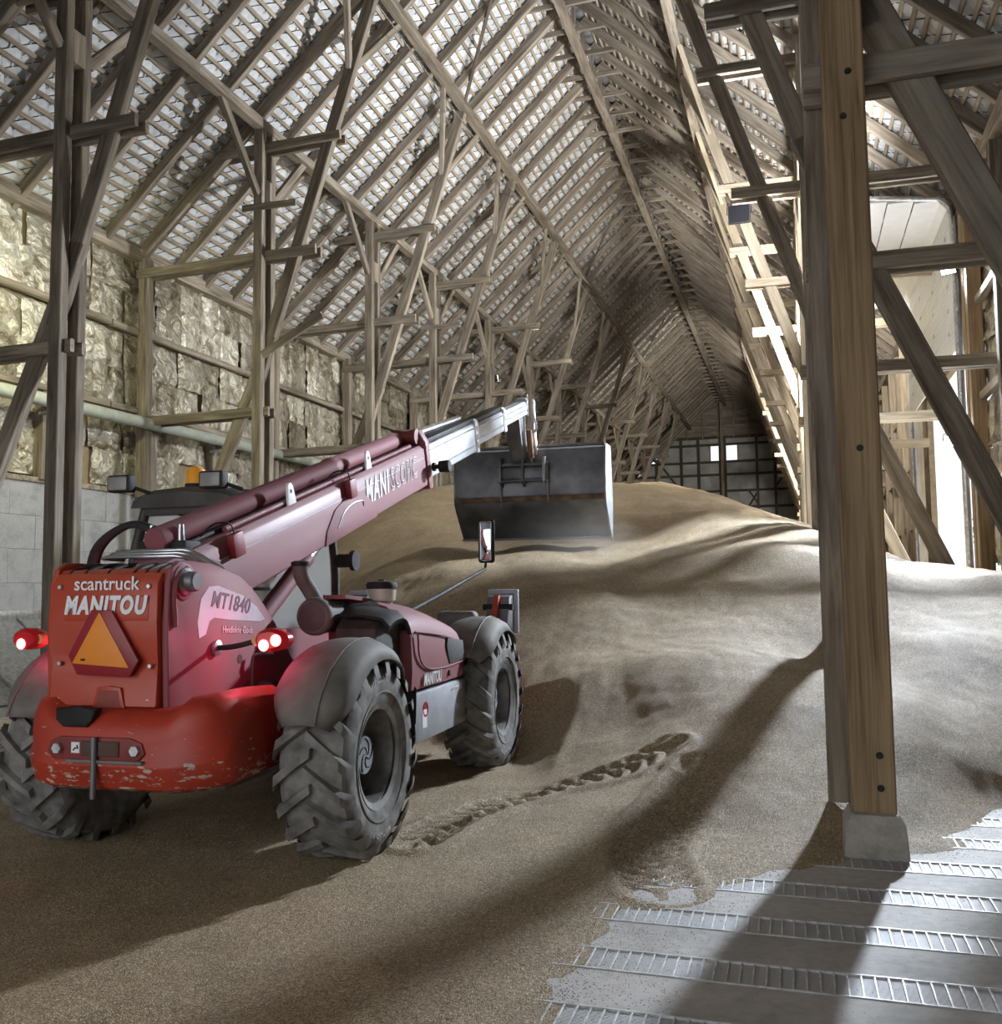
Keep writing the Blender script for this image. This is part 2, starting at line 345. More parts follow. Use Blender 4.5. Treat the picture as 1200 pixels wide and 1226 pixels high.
CP += [(x, y, .012) for x in (-6.5, -5, -3.6, -2.4) for y in (2.5, 4.5, 6.5, 8.0)] + [(-1.5, 3.2, .012), (-1.4, 4.6, .014), (-1.55, 6.0, .03), (-1.0, 5.2, .0), (-.9, 3.9, -.012)]
CP += [(0, 4.2, -.12), (.8, 5, -.2), (0, 5.3, -.06), (1.6, 4, -.4), (2.9, 6, -.3), (1.0, 6.2, -.10), (2.9, 7.6, -.05), (.2, 5.9, -.05), (1.6, 6.9, -.08), (-.4, 5.2, -.05), (0, 2.6, -.3), (-.6, 3.3, -.06)]
CP += [(-3.8, 9.7, .12), (-4.8, 9.6, .1), (-6.5, 9.5, .03), (-9, 9, .0), (-9.5, 12, .15), (-12.5, 14, .25), (-12.5, 20, 1.6), (-12.5, 9, 0), (-12.5, 30, 3.0), (-9, 16, 1.4), (-7, 13, 1.1),
    (3, 18, 1.62), (3, 22, 1.55), (3, 27, 2.0), (-5, 45, 4.2), (-12.5, 45, 3), (3, 45, 2.4), (-5, 72, 4), (-12.5, 72, 3), (3, 72, 2.4), (-5, 33, 4.2), (3, 33, 2.2), (3, 13.5, 1.75), (3, 9.6, .62), (.41, 6.3, -.03), (.41, 6.62, .01), (.68, 6.5, -.01), (.16, 6.35, .01), (.72, 6.75, .03)]
cp = np.array(CP)
def tps(r): return np.where(r > 1e-6, r*r*np.log(np.maximum(r, 1e-6)), 0)
wy = lambda y: np.where(y < 14, y, 14+(y-14)*.45)           # compress the far end for a smoother fit
qx, qy = cp[:, 0], wy(cp[:, 1]); n_ = len(cp)
K = tps(np.hypot(qx[:, None]-qx, qy[:, None]-qy)) + np.eye(n_)*.02
Pm = np.stack([np.ones(n_), qx, qy], 1); A_ = np.block([[K, Pm], [Pm.T, np.zeros((3, 3))]])
cf = np.linalg.solve(A_, np.concatenate([cp[:, 2], np.zeros(3)]))
def Hraw(x, y):
    yy = wy(y); h = cf[n_]+cf[n_+1]*x+cf[n_+2]*yy
    for i in range(n_): h = h + cf[i]*tps(np.hypot(x-qx[i], yy-qy[i]))
    return h
gx = np.concatenate([np.arange(-12.95, -6, .16), np.arange(-6, 3.18, .034)])
gy = [2.4]
while gy[-1] < 9.5: gy.append(gy[-1]+.034)
while gy[-1] < 72.8: gy.append(gy[-1]+min(.034*(gy[-1]/9.5)**2.2, 1.2))
gy = np.array(gy); GX, GY = np.meshgrid(gx, gy); HZ = Hraw(GX, GY)
nz = np.empty_like(HZ); nf = np.empty_like(HZ)
for j in range(HZ.shape[0]):
    for i in range(HZ.shape[1]):
        x, y = GX[j, i], GY[j, i]
        nz[j, i] = noise.noise((x*.9, y*.9, 3)); nf[j, i] = noise.noise((x*3.1, y*2.2, 9))+.5*noise.noise((x*8, y*6, 1))
thin = np.clip(HZ/.12, 0, 1)
HZ = HZ + thin*(nz*.10 + nf*.022) + (1-thin)*(nz*.013 + nf*.010 + .006)
# the strip under the telehandler is driven flat
dx = np.abs(GX+3.75+(GY-5.6)*.035); flat = np.clip((1.75-dx)/.5, 0, 1)*np.clip((9.7-GY)/.7, 0, 1)
HZ = HZ*(1-flat) + flat*(.020+nf*.008+nz*.016)
# tyre prints pressed into the foot of the heap
def prints(pl, wid, per, amp, z=.06):
    P = [onz(p, z) for p in pl]; P = curve_pts(P, 10); acc = 0; best = np.full(GX.shape, 9.0); sd = np.zeros(GX.shape); al = np.zeros(GX.shape)
    for a, b_ in zip(P, P[1:]):
        d = (b_-a); L = math.hypot(d.x, d.y); ux, uy = d.x/L, d.y/L
        tt = np.clip((GX-a.x)*ux+(GY-a.y)*uy, 0, L); ex, ey = GX-a.x-ux*tt, GY-a.y-uy*tt; dd = np.hypot(ex, ey)
        m_ = dd < best; best = np.where(m_, dd, best); sd = np.where(m_, ux*ey-uy*ex, sd); al = np.where(m_, acc+tt, al); acc += L
    k = np.clip(1-(best/wid)**4, 0, 1); saw = ((al+np.abs(sd)*.75)/per) % 1
    return k*amp*(1.1*np.clip(1-np.abs(saw-.35)/.38, 0, 1)-.5) + amp*.8*np.exp(-((best-wid*1.08)/.05)**2)
HZ += prints([(498, 1004), (560, 972), (650, 950), (740, 945), (800, 940)], .20, .15, .05)
HZ += prints([(840, 950), (800, 980), (775, 1010), (790, 1045)], .24, .13, .045, .1)
ny_, nx_ = HZ.shape
vv = np.stack([GX.ravel(), GY.ravel(), HZ.ravel()], 1); idx = np.arange(nx_*ny_).reshape(ny_, nx_)
ff = np.stack([idx[:-1, :-1].ravel(), idx[:-1, 1:].ravel(), idx[1:, 1:].ravel(), idx[1:, :-1].ravel()], 1)
keep = (HZ.ravel()[ff].max(1) > -.03); ff = ff[keep]
gm = bpy.data.meshes.new('grain'); gm.from_pydata(vv.tolist(), [], ff.tolist()); gm.polygons.foreach_set('use_smooth', [True]*len(ff)); gm.update()
grain_o = obj('grain_heap', gm, GRAIN); tag(grain_o, 'large rippled heap of golden brown grain covering the barn floor', 'grain', kind='stuff')
def Hs(x, y):
    i = int(np.clip(np.searchsorted(gx, x)-1, 0, nx_-2)); j = int(np.clip(np.searchsorted(gy, y)-1, 0, ny_-2)); return float(HZ[j, i])
# loose kernels lying on heap and slab in the foreground
rs = np.random.RandomState(5); KV, KF = [], []
base = np.array([(1, 0, 0), (-1, 0, 0), (0, .45, 0), (0, -.45, 0), (0, 0, .4), (0, 0, -.3)])
tri = [(0, 2, 4), (2, 1, 4), (1, 3, 4), (3, 0, 4), (2, 0, 5), (1, 2, 5), (3, 1, 5), (0, 3, 5)]
cnt = 0
for _ in range(95000):
    x, y = rs.uniform(-4.8, 2.6), 3.0+5.0*rs.rand()**1.5
    h = Hs(x, y); lim = -.012 - .05*rs.rand()**2 - .10*max(0, noise.noise((x*3, y*3, 5)))*rs.rand()
    if h < lim and rs.rand() > .02: continue
    if h < -.3: continue
    z = max(h, 0)+.0015; a = rs.uniform(0, 6.28); s = rs.uniform(.0034, .0052)
    ca, sa = math.cos(a), math.sin(a); tl = rs.uniform(-.5, .5); p = base*s; q = np.stack([p[:, 0]*ca-p[:, 1]*sa+x, p[:, 0]*sa+p[:, 1]*ca+y, p[:, 2]+p[:, 0]*tl+z], 1)
    KV.extend(q.tolist()); KF.extend([(a_+cnt*6, b_+cnt*6, c_+cnt*6) for a_, b_, c_ in tri]); cnt += 1
kernels = obj('loose_grain', mesh(KV, KF), KERN); tag(kernels, 'loose grain kernels scattered over the concrete floor slab', 'grain', kind='stuff')
# ------------------------------------------------------------------ left wall
wl = empty('wall_left', (XWL, 0, 0)); tag(wl, kind='structure')
obj('backing_boards', rbox(XWL-.32, XWL-.2, -4, YG, 3.6, 8.7, .0), FOILB, wl)
blk = [rbox(-.12, .12, .002, 1.198, .002, .598, .004, 1) for _ in range(1)][0]; blk.materials.append(CONC)
for i in range(20):
    for j in range(6):
        o = obj('concrete_block', blk, None, wl, Matrix.Translation((XWL-.1+random.uniform(-.004, .004), 6.4+1.2*i+.6*(j % 2), .6*j+.04)))
obj('wall_core', rbox(XWL-.34, XWL-.2, -4, YG, 0, 3.66, 0), CONC, wl)
obj('wall_sill', rbox(XWL-.2, XWL+.06, 4, 60, 3.64, 3.74, .01), W_OLD, wl)
sheets = []
for q in range(14):
    n = 8; V = []; rs2 = np.random.RandomState(q)
    torn = q >= 10
    for j in range(n+1):
        for i in range(n+1):
            u, v = i/n, j/n; ed = min(u, 1-u, v, 1-v)
            zz = .05*noise.noise((u*3+q*7, v*3, 1))+.035*noise.noise((u*7+q*3, v*7, 4))
            x = zz + (.02 if ed > .05 else -.02); dv = .03*noise.noise((u*5, v*5, q)) if ed < .05 else 0
            if torn and v < .45 and u > .3: x += (.45-v)*.55*(u-.3)
            V.append((x, u-.5+dv*.7, v-.5+dv))
    me = mesh(V, [(j*(n+1)+i, j*(n+1)+i+1, (j+1)*(n+1)+i+1, (j+1)*(n+1)+i) for j in range(n) for i in range(n)], 60); me.materials.append(FOIL); sheets.append(me)
def sheet(par, x, y, z, wd, h, flip=1):
    q = random.randrange(10) if random.random() < .86 else random.randrange(10, 14)
    M = Matrix.Translation((x+random.uniform(-.03, .03), y, z)) @ Matrix.Rotation(R(random.uniform(-2.5, 2.5)), 4, 'X') @ Matrix.Diagonal((flip, wd, h, 1))
    return obj('insulation_sheet', sheets[q], None, par, M)
zrows = [(3.80, 4.55), (4.52, 5.2), (5.45, 6.25), (6.22, 6.98), (7.1, 7.9), (7.86, 8.58)]
y = 8.2
while y < 36:
    wd = random.uniform(.72, .98)
    for k, (z0, z1) in enumerate(zrows):
        if k == 0 and random.random() < .25: continue
        sheet(wl, XWL-.1+random.uniform(-.03, .03), y+wd/2+random.uniform(-.08, .08), (z0+z1)/2, wd*1.04, (z1-z0)*1.03)
    y += wd
for k in range(14): beam('stud', (XWL+.02, 8.5+2.6*k+.4*(k % 2), 3.7), (XWL+.02, 8.5+2.6*k+.4*(k % 2), 5.3), .2, .2, W_OLD, wl)
for z, s in ((7.04, .13), (5.36, .12)):
    for k in range(5): beam('rail', (XWL+.05, 4+11.4*k, z+random.uniform(-.03, .03)), (XWL+.05, 4+11.4*(k+1)-.05, z+random.uniform(-.03, .03)), s, .12, W_OLD, wl, (0, 0, 1))
for k in range(6): beam('wall_plate', (XWL-.02, 2+12*k, ZPL-.03), (XWL-.02, 2+12*(k+1)-.02, ZPL-.03), .26, .30, W_OLD, wl, (0, 0, 1))
for z, zz in ((5.17, 5.32),):
    pp = obj('air_pipe', tube([(XWL+.42, 6, 5.02), (XWL+.42, 24.3, 5.14)], .12, 16), PIPEM); tag(pp, 'long pale green pipe running along the foil covered wall', 'pipe')
    for yy in (9, 13.6, 18.8, 23.8): obj('pipe_clip', rbox(XWL+.05, XWL+.42, yy-.03, yy+.03, 4.86, 4.92, .004), GALV, pp)
# slanted galvanised air duct at the foot of the wall
du = empty('aeration_duct', (XWL, 10, 0)); tag(du, 'slanted galvanised steel duct cover along the concrete wall foot', 'duct')
for k in range(7):
    y0 = 7.2+1.5*k
    obj('duct_panel', extr([(XWL+.03, 1.20), (XWL+.07, 1.20), (XWL+1.75, .02), (XWL+1.70, .0)], 'y', y0+.01, y0+1.49, 0), GALV, du)
    obj('duct_rib', extr([(XWL+.05, 1.24), (XWL+.1, 1.24), (XWL+1.80, .04), (XWL+1.72, .02)], 'y', y0-.02, y0+.02, 0), GALV, du)
obj('duct_rail', rbox(XWL+.02, XWL+.07, 7, 18, 1.2, 1.36, .004), GALV, du)
# ------------------------------------------------------------------ roof
roof = empty('ceiling', (XC, 0, ZAP)); tag(roof, kind='structure')
cs = 1/math.hypot(1, SL)                                            # unit slope vector: (cs outward, SL*cs down)
def slp(side, s, w_, y):                                            # s metres down from the ridge, w_ metres outward from the rafter centre plane
    return (XC+side*(s*cs + w_*SL*cs), y, ZAP - s*SL*cs + w_*cs)
SLEN = 8.35/cs
ycur = 16.3-1.1*13; ylist = []
while ycur < YG: ylist.append(ycur); ycur += 1.1
frame_set = [min(ylist, key=lambda a: abs(a-f)) for f in FY]
for side in (-1, 1):
    sd = Vector((side*cs, 0, -SL*cs))
    for yy in ylist:
        if yy < 1: continue
        thick = yy in frame_set; jit = random.uniform(-.06, .06)
        beam('rafter', slp(side, .06, -.0, yy+jit), slp(side, SLEN, -.0, yy+jit*.3), .17 if thick else .125, .24 if thick else .19, W_RAFT, roof)
    nb = int(SLEN/.2307)
    for k in range(nb+1):
        s = .1+.2307*k
        beam('batten', slp(side, s, .125, .5), slp(side, s, .125, YG), .072, .04, W_BATT, roof, sd)
    # diamond slates
    hh = .2307*.962; wv_ = .232*.962; cand = []
    for k in range(nb+1):
        s = .1+.2307*k; off = .232 if k % 2 else 0
        nyy = int((YG-1)/.464)
        for j in range(nyy):
            yy = 1+.464*j+off; cand.append((s, yy))
    def sl_pts(s, yy):
        P = [(s-hh, 0, .152), (s, wv_, .168), (s+hh, 0, .184), (s, -wv_, .168)]
        return P
    vis = []
    for (s, yy) in cand:
        c = Vector(slp(side, s, .165, yy)); pr = proj(c)
        if pr and -15 < pr[0] < 1215 and -15 < pr[1] < 1240:
            if side > 0 and pr[0] < 1030 and yy < 30: continue
            vis.append(((c-CAMP).length, s, yy))
    vis.sort(); top = {(a, b_) for _, a, b_ in vis[:230 if side < 0 else 70]}
    def slate_geo(s, yy, tops=False):
        a = [slp(side, q[0], q[2], yy+q[1]) for q in sl_pts(s, yy)]; b2 = [slp(side, q[0], q[2]+.006, yy+q[1]) for q in sl_pts(s, yy)]
        return a+b2, [(0, 1, 2, 3), (7, 6, 5, 4)]+[(i, 4+i, 4+(i+1) % 4, (i+1) % 4) for i in range(4)]
    v0, f0 = slate_geo(0, 0); sme = mesh(v0, f0); sme.materials.append(SLATE); p00 = Vector(slp(side, 0, 0, 0))
    for (s, yy) in top: obj('slate', sme, None, roof, Matrix.Translation(Vector(slp(side, s, 0, yy))-p00))
    V, F = [], []
    for (s, yy) in cand:
        if (s, yy) in top: continue
        a, f = slate_geo(s, yy); n = len(V); V += a; F += [tuple(i+n for i in q) for q in f]
    tag(obj('slates', mesh(V, F), SLATE, roof), kind='stuff')
    # white mortar dabs along the slate joints
    V, F = [], []
    for (dist, s, yy) in vis:
        if dist > 30: continue
        for sg in (-1, 1):
            if random.random() < .35: continue
            s0, y0 = s+random.uniform(.0, .04), yy+sg*random.uniform(.05, .10); s1, y1 = s+hh*.62, yy+sg*.11
            wd = random.uniform(.008, .018); n = len(V)
            for (ss, yq) in ((s0, y0-wd), (s0, y0+wd), (s1, y1+wd), (s1, y1-wd)): V.append(slp(side, ss, .148+.015*(ss-s)/hh, yq))
            V.append(slp(side, (s0+s1)/2, .135, (y0+y1)/2)); F += [(n, n+1, n+4), (n+1, n+2, n+4), (n+2, n+3, n+4), (n+3, n, n+4)]
    tag(obj('mortar', mesh(V, F), MORTAR, roof), kind='stuff')
    q = [slp(side, -.1, .26, -4.1), slp(side, SLEN+.5, .26, -4.1), slp(side, SLEN+.5, .26, YG+.3), slp(side, -.1, .26, YG+.3)]
    if side > 0: obj('ridge_capping', tube([(XC, -4.1, ZAP+.30), (XC, YG+.3, ZAP+.30)], .28, 8), BLOCKC, roof)  # put over the ridge gap to stop sky light leaking in
    obj('light_block_sheet', mesh(q, [(0, 1, 2, 3)]), BLOCKC, roof)  # added unseen sheet above the slates, only there to block sky light
ZRP = 15.2
for k in range(6): beam('ridge_beam', (XC, 4+11.5*k, ZRP+random.uniform(-.02, .02)), (XC, 4+11.5*(k+1), ZRP), .10, .24, W_RAFT, roof)
for yy in ylist:
    if yy > 3: beam('collar', (XC-.86, yy+.12, ZRP+.18), (XC+.86, yy+.12, ZRP+.18), .06, .13, W_RAFT, roof); beam('ridge_hanger', (XC, yy+.12, ZRP+.05), (XC, yy+.12, ZAP-.25), .05, .12, W_RAFT, roof)
for s in (-1, 1):
    for k in range(6):
        y0, y1 = 2+11.9*k, 2+11.9*(k+1)
        beam('upper_purlin', (XC+s*2.68, y0, 13.56), (XC+s*2.68, y1, 13.56), .20, .22, W_OLD, roof, (0, 0, 1))
        beam('lower_purlin', (XC+s*5.17, y0, 11.0), (XC+s*5.17, y1, 11.0), .2, .22, W_OLD, roof, (0, 0, 1))
    # diagonal wind braces nailed under the rafters
    for y0 in (19, 33, 47):
        beam('wind_brace', slp(s, 1.6, -.14, y0), slp(s, 4.6, -.14, y0+3.2), .10, .03, W_DARK, roof, Vector((s*cs, 0, -SL*cs)))
# ------------------------------------------------------------------ timber frames
def frame(y, side, i):
    mx = lambda X: X if side < 0 else 2*XC-X
    near = side > 0 and i == 0
    F = empty('timber_frame', (mx(-10.0), y, 0))
    row = 'foil-wall row' if side < 0 else 'side-door row'
    tag(F, f'grey timber double-post frame with leaning strut, {row}, {ORD[i]} counted from the gable', 'timber frame', 'double-post frames '+('by the foil wall' if side < 0 else 'by the side door'))
    P = lambda X, dy, z: (mx(X)+jx, y+dy, z)
    jx = random.uniform(-.03, .03) if i != 1 else .07
    xs = Vector((1, 0, 0))
    if near:
        # the renewed post stands on its own plinth
        xo = .41
        beam('post', (xo, y, .27), (xo-.02, y, 10.9), .262, .22, W_NEW, F, xs)
        beam('post', (xo-.13, y+.55, .2), (xo-.13, y+.55, 10.9), .25, .2, W_OLD, F, xs)
        bm = bmesh.new(); bm_extr(bm, [(xo-.19, 0), (xo+.19, 0), (xo+.175, .20), (xo+.14, .27), (xo-.14, .27), (xo-.18, .20)], 'y', y-.17, y+.17, .02, 2)
        obj('concrete_plinth', bm_mesh(bm, 40), PLINTH, F)
        for zz, xx in ((.42, .04), (.62, .04), (5.05, .02), (4.75, -.02), (2.55, .0)):
            obj('bolt', lathe([(-.012, .0), (-.012, .018), (.0, .022), (.01, .022)], 10, 'y', (xo+xx, y-.115, zz)), BLACK, F)
    else:
        for dy in (-.18, .18): beam('post', P(-10, dy, -.02), P(-10, dy, 10.9), .2, .16, W_OLD if side < 0 or i < 3 else W_PALE, F, xs)
    wd = W_OLD if (side < 0 or i < 3) else W_PALE
    dyc = .27 if near else 0
    beam('strut', P(-10.22, dyc, 5.5), P(-7.58, dyc, 13.46), .15, .24, wd, F)
    beam('foot_strut', P(-9.80, dyc, 6.7), P(-12.72, dyc, -.02), .15, .25, wd, F)
    for dy in (-.115, .115):
        beam('tie_beam', P(-12.95, dy+dyc, 8.28), P(-8.78, dy+dyc, 8.34), .08, .19, wd, F)
        beam('tie_beam', P(-11.0, dy+dyc, 10.55), P(-8.25, dy+dyc, 10.58), .08, .18, wd, F)
        beam('tie_beam', P(-12.95, dy+dyc, 5.15), P(-9.8, dy+dyc, 5.18), .08, .19, wd, F)
    if side < 0 and i in (2, 4): beam('tie_beam', P(-10.3, -.33, 9.26), P(-9.1, -.33, 9.24), .06, .13, wd, F)
    beam('spacer_block', P(-9.98, -.0+dyc, 9.4), P(-9.98, dyc, 9.9), .25, .17, wd, F)
    for s in (-1, 1):
        beam('brace', P(-10, s*.28, 9.55), P(-10, s*1.55, 10.95), .11, .16, wd, F, xs)
        beam('purlin_brace', P(-8.10, s*.05, 11.95), P(-7.58, s*1.25, 13.5), .11, .14, wd, F, xs)
    if side < 0 and i == 2: beam('prop', ony((314, 425), y-.32), ony((386, 377), y-.32), .05, .16, wd, F)
    if side < 0: beam('wall_post', (XWL+.16, y, 3.6), (XWL+.16, y, ZPL-.1), .22, .22, wd, F)
    return F
for i, y in enumerate(FY):
    for side in (-1, 1): frame(y, side, i)
# ------------------------------------------------------------------ far gable
wb = empty('wall_back', (XC, YG, 0)); tag(wb, kind='structure')
PLAST = plain('grey_plaster', (.46, .46, .45), .85, 0, .15, 1.2)
WX = [-13.1, -11.4, -10.1, -8.2, -6.9, -6.05, -5.28, -4.92, -3.95, -2.6, -1.3, .3, 1.8, 3.3]; WZ = [3.0, 4.6, 6.2, 7.4, 8.65, 9.9, 10.88, 12.2, 12.75]
for a, b2 in zip(WX, WX[1:]):
    for c, d in zip(WZ, WZ[1:]):
        if (c, d) == (10.88, 12.2) and (a in (-6.05, -4.92)): continue
        if (c+d)/2 > rz((a+b2)/2)+.4: continue
        obj('plaster_panel', rbox(a, b2, YG, YG+.12, c, d, .004, 1), PLAST, wb)
for x in WX[1:-1]:
    if x in (-6.05, -3.95): continue
    beam('gable_post', (x, YG-.06, 2.8), (x, YG-.06, min(12.8, rz(x)-.1)), .2, .2, W_DARK, wb)
for z in WZ[1:]:
    h = min(8.3, (ZAP-z)/SL); beam('gable_rail', (max(XC-h, XWL), YG-.04, z), (min(XC+h, XWR), YG-.04, z), .18, .18, W_DARK, wb)
for s in (-1, 1):
    for (x0, z0, x1, z1) in ((3.4, 8.65, 5.2, 11.2), (5.3, 7.4, 6.4, 9.9), (1.6, 7.5, 2.3, 8.6), (2.3, 7.5, 1.6, 8.6), (6.5, 4.8, 7.8, 7.3)):
        beam('gable_brace', (XC+s*x0, YG-.05, z0), (XC+s*x1, YG-.05, z1), .14, .13, W_DARK, wb)
for k in range(14):
    z = 12.8+.26*k; h = (ZAP-z)/SL
    beam('gable_board', (XC-h-.2, YG+.02+.025*(k % 2), z), (XC+h+.2, YG+.02+.025*(k % 2), z), .03, .285, W_RAFT, wb)
for x in (-2.9, -1.7, -.55, .6, 1.75, 2.9): beam('gable_stud', (XC+x, YG-.08, 12.7), (XC+x, YG-.08, ZAP-.1-abs(x)*SL), .1, .12, W_RAFT, wb)
beam('king_post', (XC-.27, YG-.5, 4), (XC-.27, YG-.5, 15.4), .2, .2, W_OLD, wb)
for n, (a, b2) in enumerate(((-6.02, -5.31), (-4.89, -3.98))):
    wn = empty(f'window_{n+1}', ((a+b2)/2, YG, 10.9)); tag(wn, kind='structure')
    for (p, q) in (((a, 10.9), (b2, 10.9)), ((a, 12.18), (b2, 12.18)), ((a, 10.9), (a, 12.18)), ((b2, 10.9), (b2, 12.18))):
        beam('window_frame', (p[0], YG, p[1]), (q[0], YG, q[1]), .1, .08, W_OLD, wn)
    obj('pane', rbox(a, b2, YG+.03, YG+.04, 10.9, 12.18, 0), WGLASS, wn)
# ------------------------------------------------------------------ right wall with the overhead door
wr = empty('wall_right', (XWR, 0, 0)); tag(wr, kind='structure')
for (y0, y1) in ((-4, 18.35), (26.75, YG)): obj('backing_boards', rbox(XWR+.2, XWR+.34, y0, y1, 0, ZPL, 0), FOILB, wr)
obj('backing_boards', rbox(XWR+.2, XWR+.34, 18.35, 26.75, 6.35, ZPL, 0), FOILB, wr)
for k in range(6): beam('wall_plate', (XWR+.02, 2+12*k, ZPL-.03), (XWR+.02, 2+12*(k+1)-.02, ZPL-.03), .26, .3, W_OLD, wr, (0, 0, 1))
for yy in (9.4, 11.6, 13.8, 16.0): beam('stud', (XWR-.02, yy, .1), (XWR-.02, yy, 8.6), .2, .2, W_OLD, wr)
for yy in (18.1, 18.42): beam('stud', (XWR-.06, yy, .1), (XWR-.06, yy, 8.6), .22, .24, W_NEW, wr)
for yy in (26.9, 28.1, 29.6, 31, 33, 35.5, 38, 41): beam('stud', (XWR-.02, yy, .1), (XWR-.02, yy, 8.6), .2, .2, W_PALE, wr)
for z in (3.2, 4.9, 6.6):
    beam('rail', (XWR, 4, z), (XWR, 18.2, z), .14, .12, W_OLD, wr, (0, 0, 1)); beam('rail', (XWR, 26.8, z), (XWR, 45, z), .16, .12, W_PALE, wr, (0, 0, 1))
for (a, b2) in (((27, 3.3), (28.1, 4.8)), ((28.2, 5.0), (29.5, 6.5)), ((29.7, 3.3), (31, 4.8))): beam('wall_brace', (XWR-.02, *a), (XWR-.02, *b2), .12, .14, W_PALE, wr, (1, 0, 0))
y = 9.5
while y < 18:
    for (z0, z1) in ((2.0, 3.1), (3.25, 4.0), (4.0, 4.85), (5, 5.8), (5.8, 6.5), (6.7, 7.6), (7.6, 8.5)): sheet(wr, XWR+.1, y+.4, (z0+z1)/2, .85, (z1-z0)*1.03, -1)
    y += .82
bd = empty('door_threshold', (XWR, 22.5, 1.4)); tag(bd, 'pale timber retaining boards across the foot of the open side door', 'boards')
for k in range(3): beam('board', (XWR-.12, 18.2, 1.28+.22*k), (XWR-.12, 26.9, 1.28+.22*k), .05, .21, W_NEW, bd, (1, 0, 0))
dr = empty('door_1', (XWR, 22.7, 6)); tag(dr, kind='structure')
XD = 2.98
for k in range(6):
    z0 = 5.95+.47*k; obj('door_panel', rbox(XD-.02, XD+.02, 19.05, 26.5, z0+.004, z0+.466, .004, 1), WHITEC, dr)
for k in range(4):
    x1 = XD-.14-.47*k; obj('door_panel', rbox(x1-.466, x1-.004, 19.05, 26.5, 8.86+.05*k, 8.90+.05*k, .004, 1), WHITEC, dr)
obj('door_panel', extr([(XD-.02, 8.76), (XD+.02, 8.77), (XD-.1, 8.90), (XD-.15, 8.905), (XD-.15, 8.865)], 'y', 19.05, 26.5), WHITEC, dr)
rib = bmesh.new()
for k in range(30): bm_box(rib, XD-.025, XD-.018, 19.05, 26.5, 5.97+.094*k, 5.975+.094*k)
obj('panel_ribs', bm_mesh(rib), GALV, dr)
for yy in (19.0, 26.55):
    obj('door_track', tube(curve_pts([(XD+.02, yy, 1.6), (XD+.02, yy, 6), (XD+.02, yy, 8.3), (XD-.12, yy, 8.8), (XD-.5, yy, 8.92), (XD-2.2, yy, 9.15)], 8), .05, 8), GALV, dr)
    obj('door_rail', tube([(XD+.02, yy-.32, 1.6), (XD+.02, yy-.32, 8.4)], .035, 8), DSTEEL, dr)
    for k in range(9): obj('track_bracket', rbox(XD, XD+.04, yy-.32, yy, 2.0+.78*k, 2.06+.78*k, .004, 1), GALV, dr)
for k in range(5):
    for j in range(4): obj('hinge', rbox(XD-.035, XD-.02, 19.6+2.0*j, 19.72+2.0*j, 6.38+.47*k, 6.45+.47*k, .003, 1), GALV, dr)
wf = empty('wall_front', (XC, -4, 0)); tag(wf, kind='structure')
for (x0, x1, z0, z1) in ((-13.3, -9.2, 0, 9), (-.4, 3.5, 0, 9), (-9.2, -.4, 6.2, 9)): obj('wall_panel', rbox(x0, x1, -4.2, -4.0, z0, z1, 0), CONC, wf)
obj('gable_boarding', extr([(-13.3, 9), (3.5, 9), (XC, 16.5)], 'y', -4.2, -4.0), W_DARK, wf)
# outside
yard = obj('yard', mesh([(3.5, -30, -.1), (120, -30, -.1), (120, 140, -.1), (3.5, 140, -.1)], [(0, 1, 2, 3)]), plain('yard_gravel', (.62, .60, .55), .9, 0, .1, 1)); tag(yard, kind='structure')
LEAF = plain('green_leaves', (.10, .22, .06), .6, 0, .3, 3); BARK = plain('bark', (.16, .12, .09), .9)
def tree(x, y, h, sd, label):
    rr = random.Random(sd); T = empty('tree', (x, y, -.1)); tag(T, label, 'tree', 'trees outside the side door')
    obj('trunk', tube([(x, y, -.1), (x+.1, y, h*.3), (x-.1, y+.1, h*.6)], [.3, .22, .1], 8), BARK, T)
    bm = bmesh.new()
    for _ in range(1600):
        d = Vector((rr.gauss(0, 1), rr.gauss(0, 1), rr.gauss(0, 1))).normalized()*rr.uniform(.55, 1); c = Vector((x+d.x*h*.28, y+d.y*h*.28, h*.6+d.z*h*.36))
        a = Vector((rr.uniform(-1, 1), rr.uniform(-1, 1), rr.uniform(-1, 1))).normalized()*.22; b_ = a.orthogonal().normalized()*.16
        vs = [bm.verts.new(c+a), bm.verts.new(c+b_), bm.verts.new(c-a), bm.verts.new(c-b_)]; bm.faces.new(vs)
    tag(obj('foliage', bm_mesh(bm), LEAF, T), kind='stuff')
tree(20, 105, 11, 3, 'leafy green tree standing outside beyond the open side door')
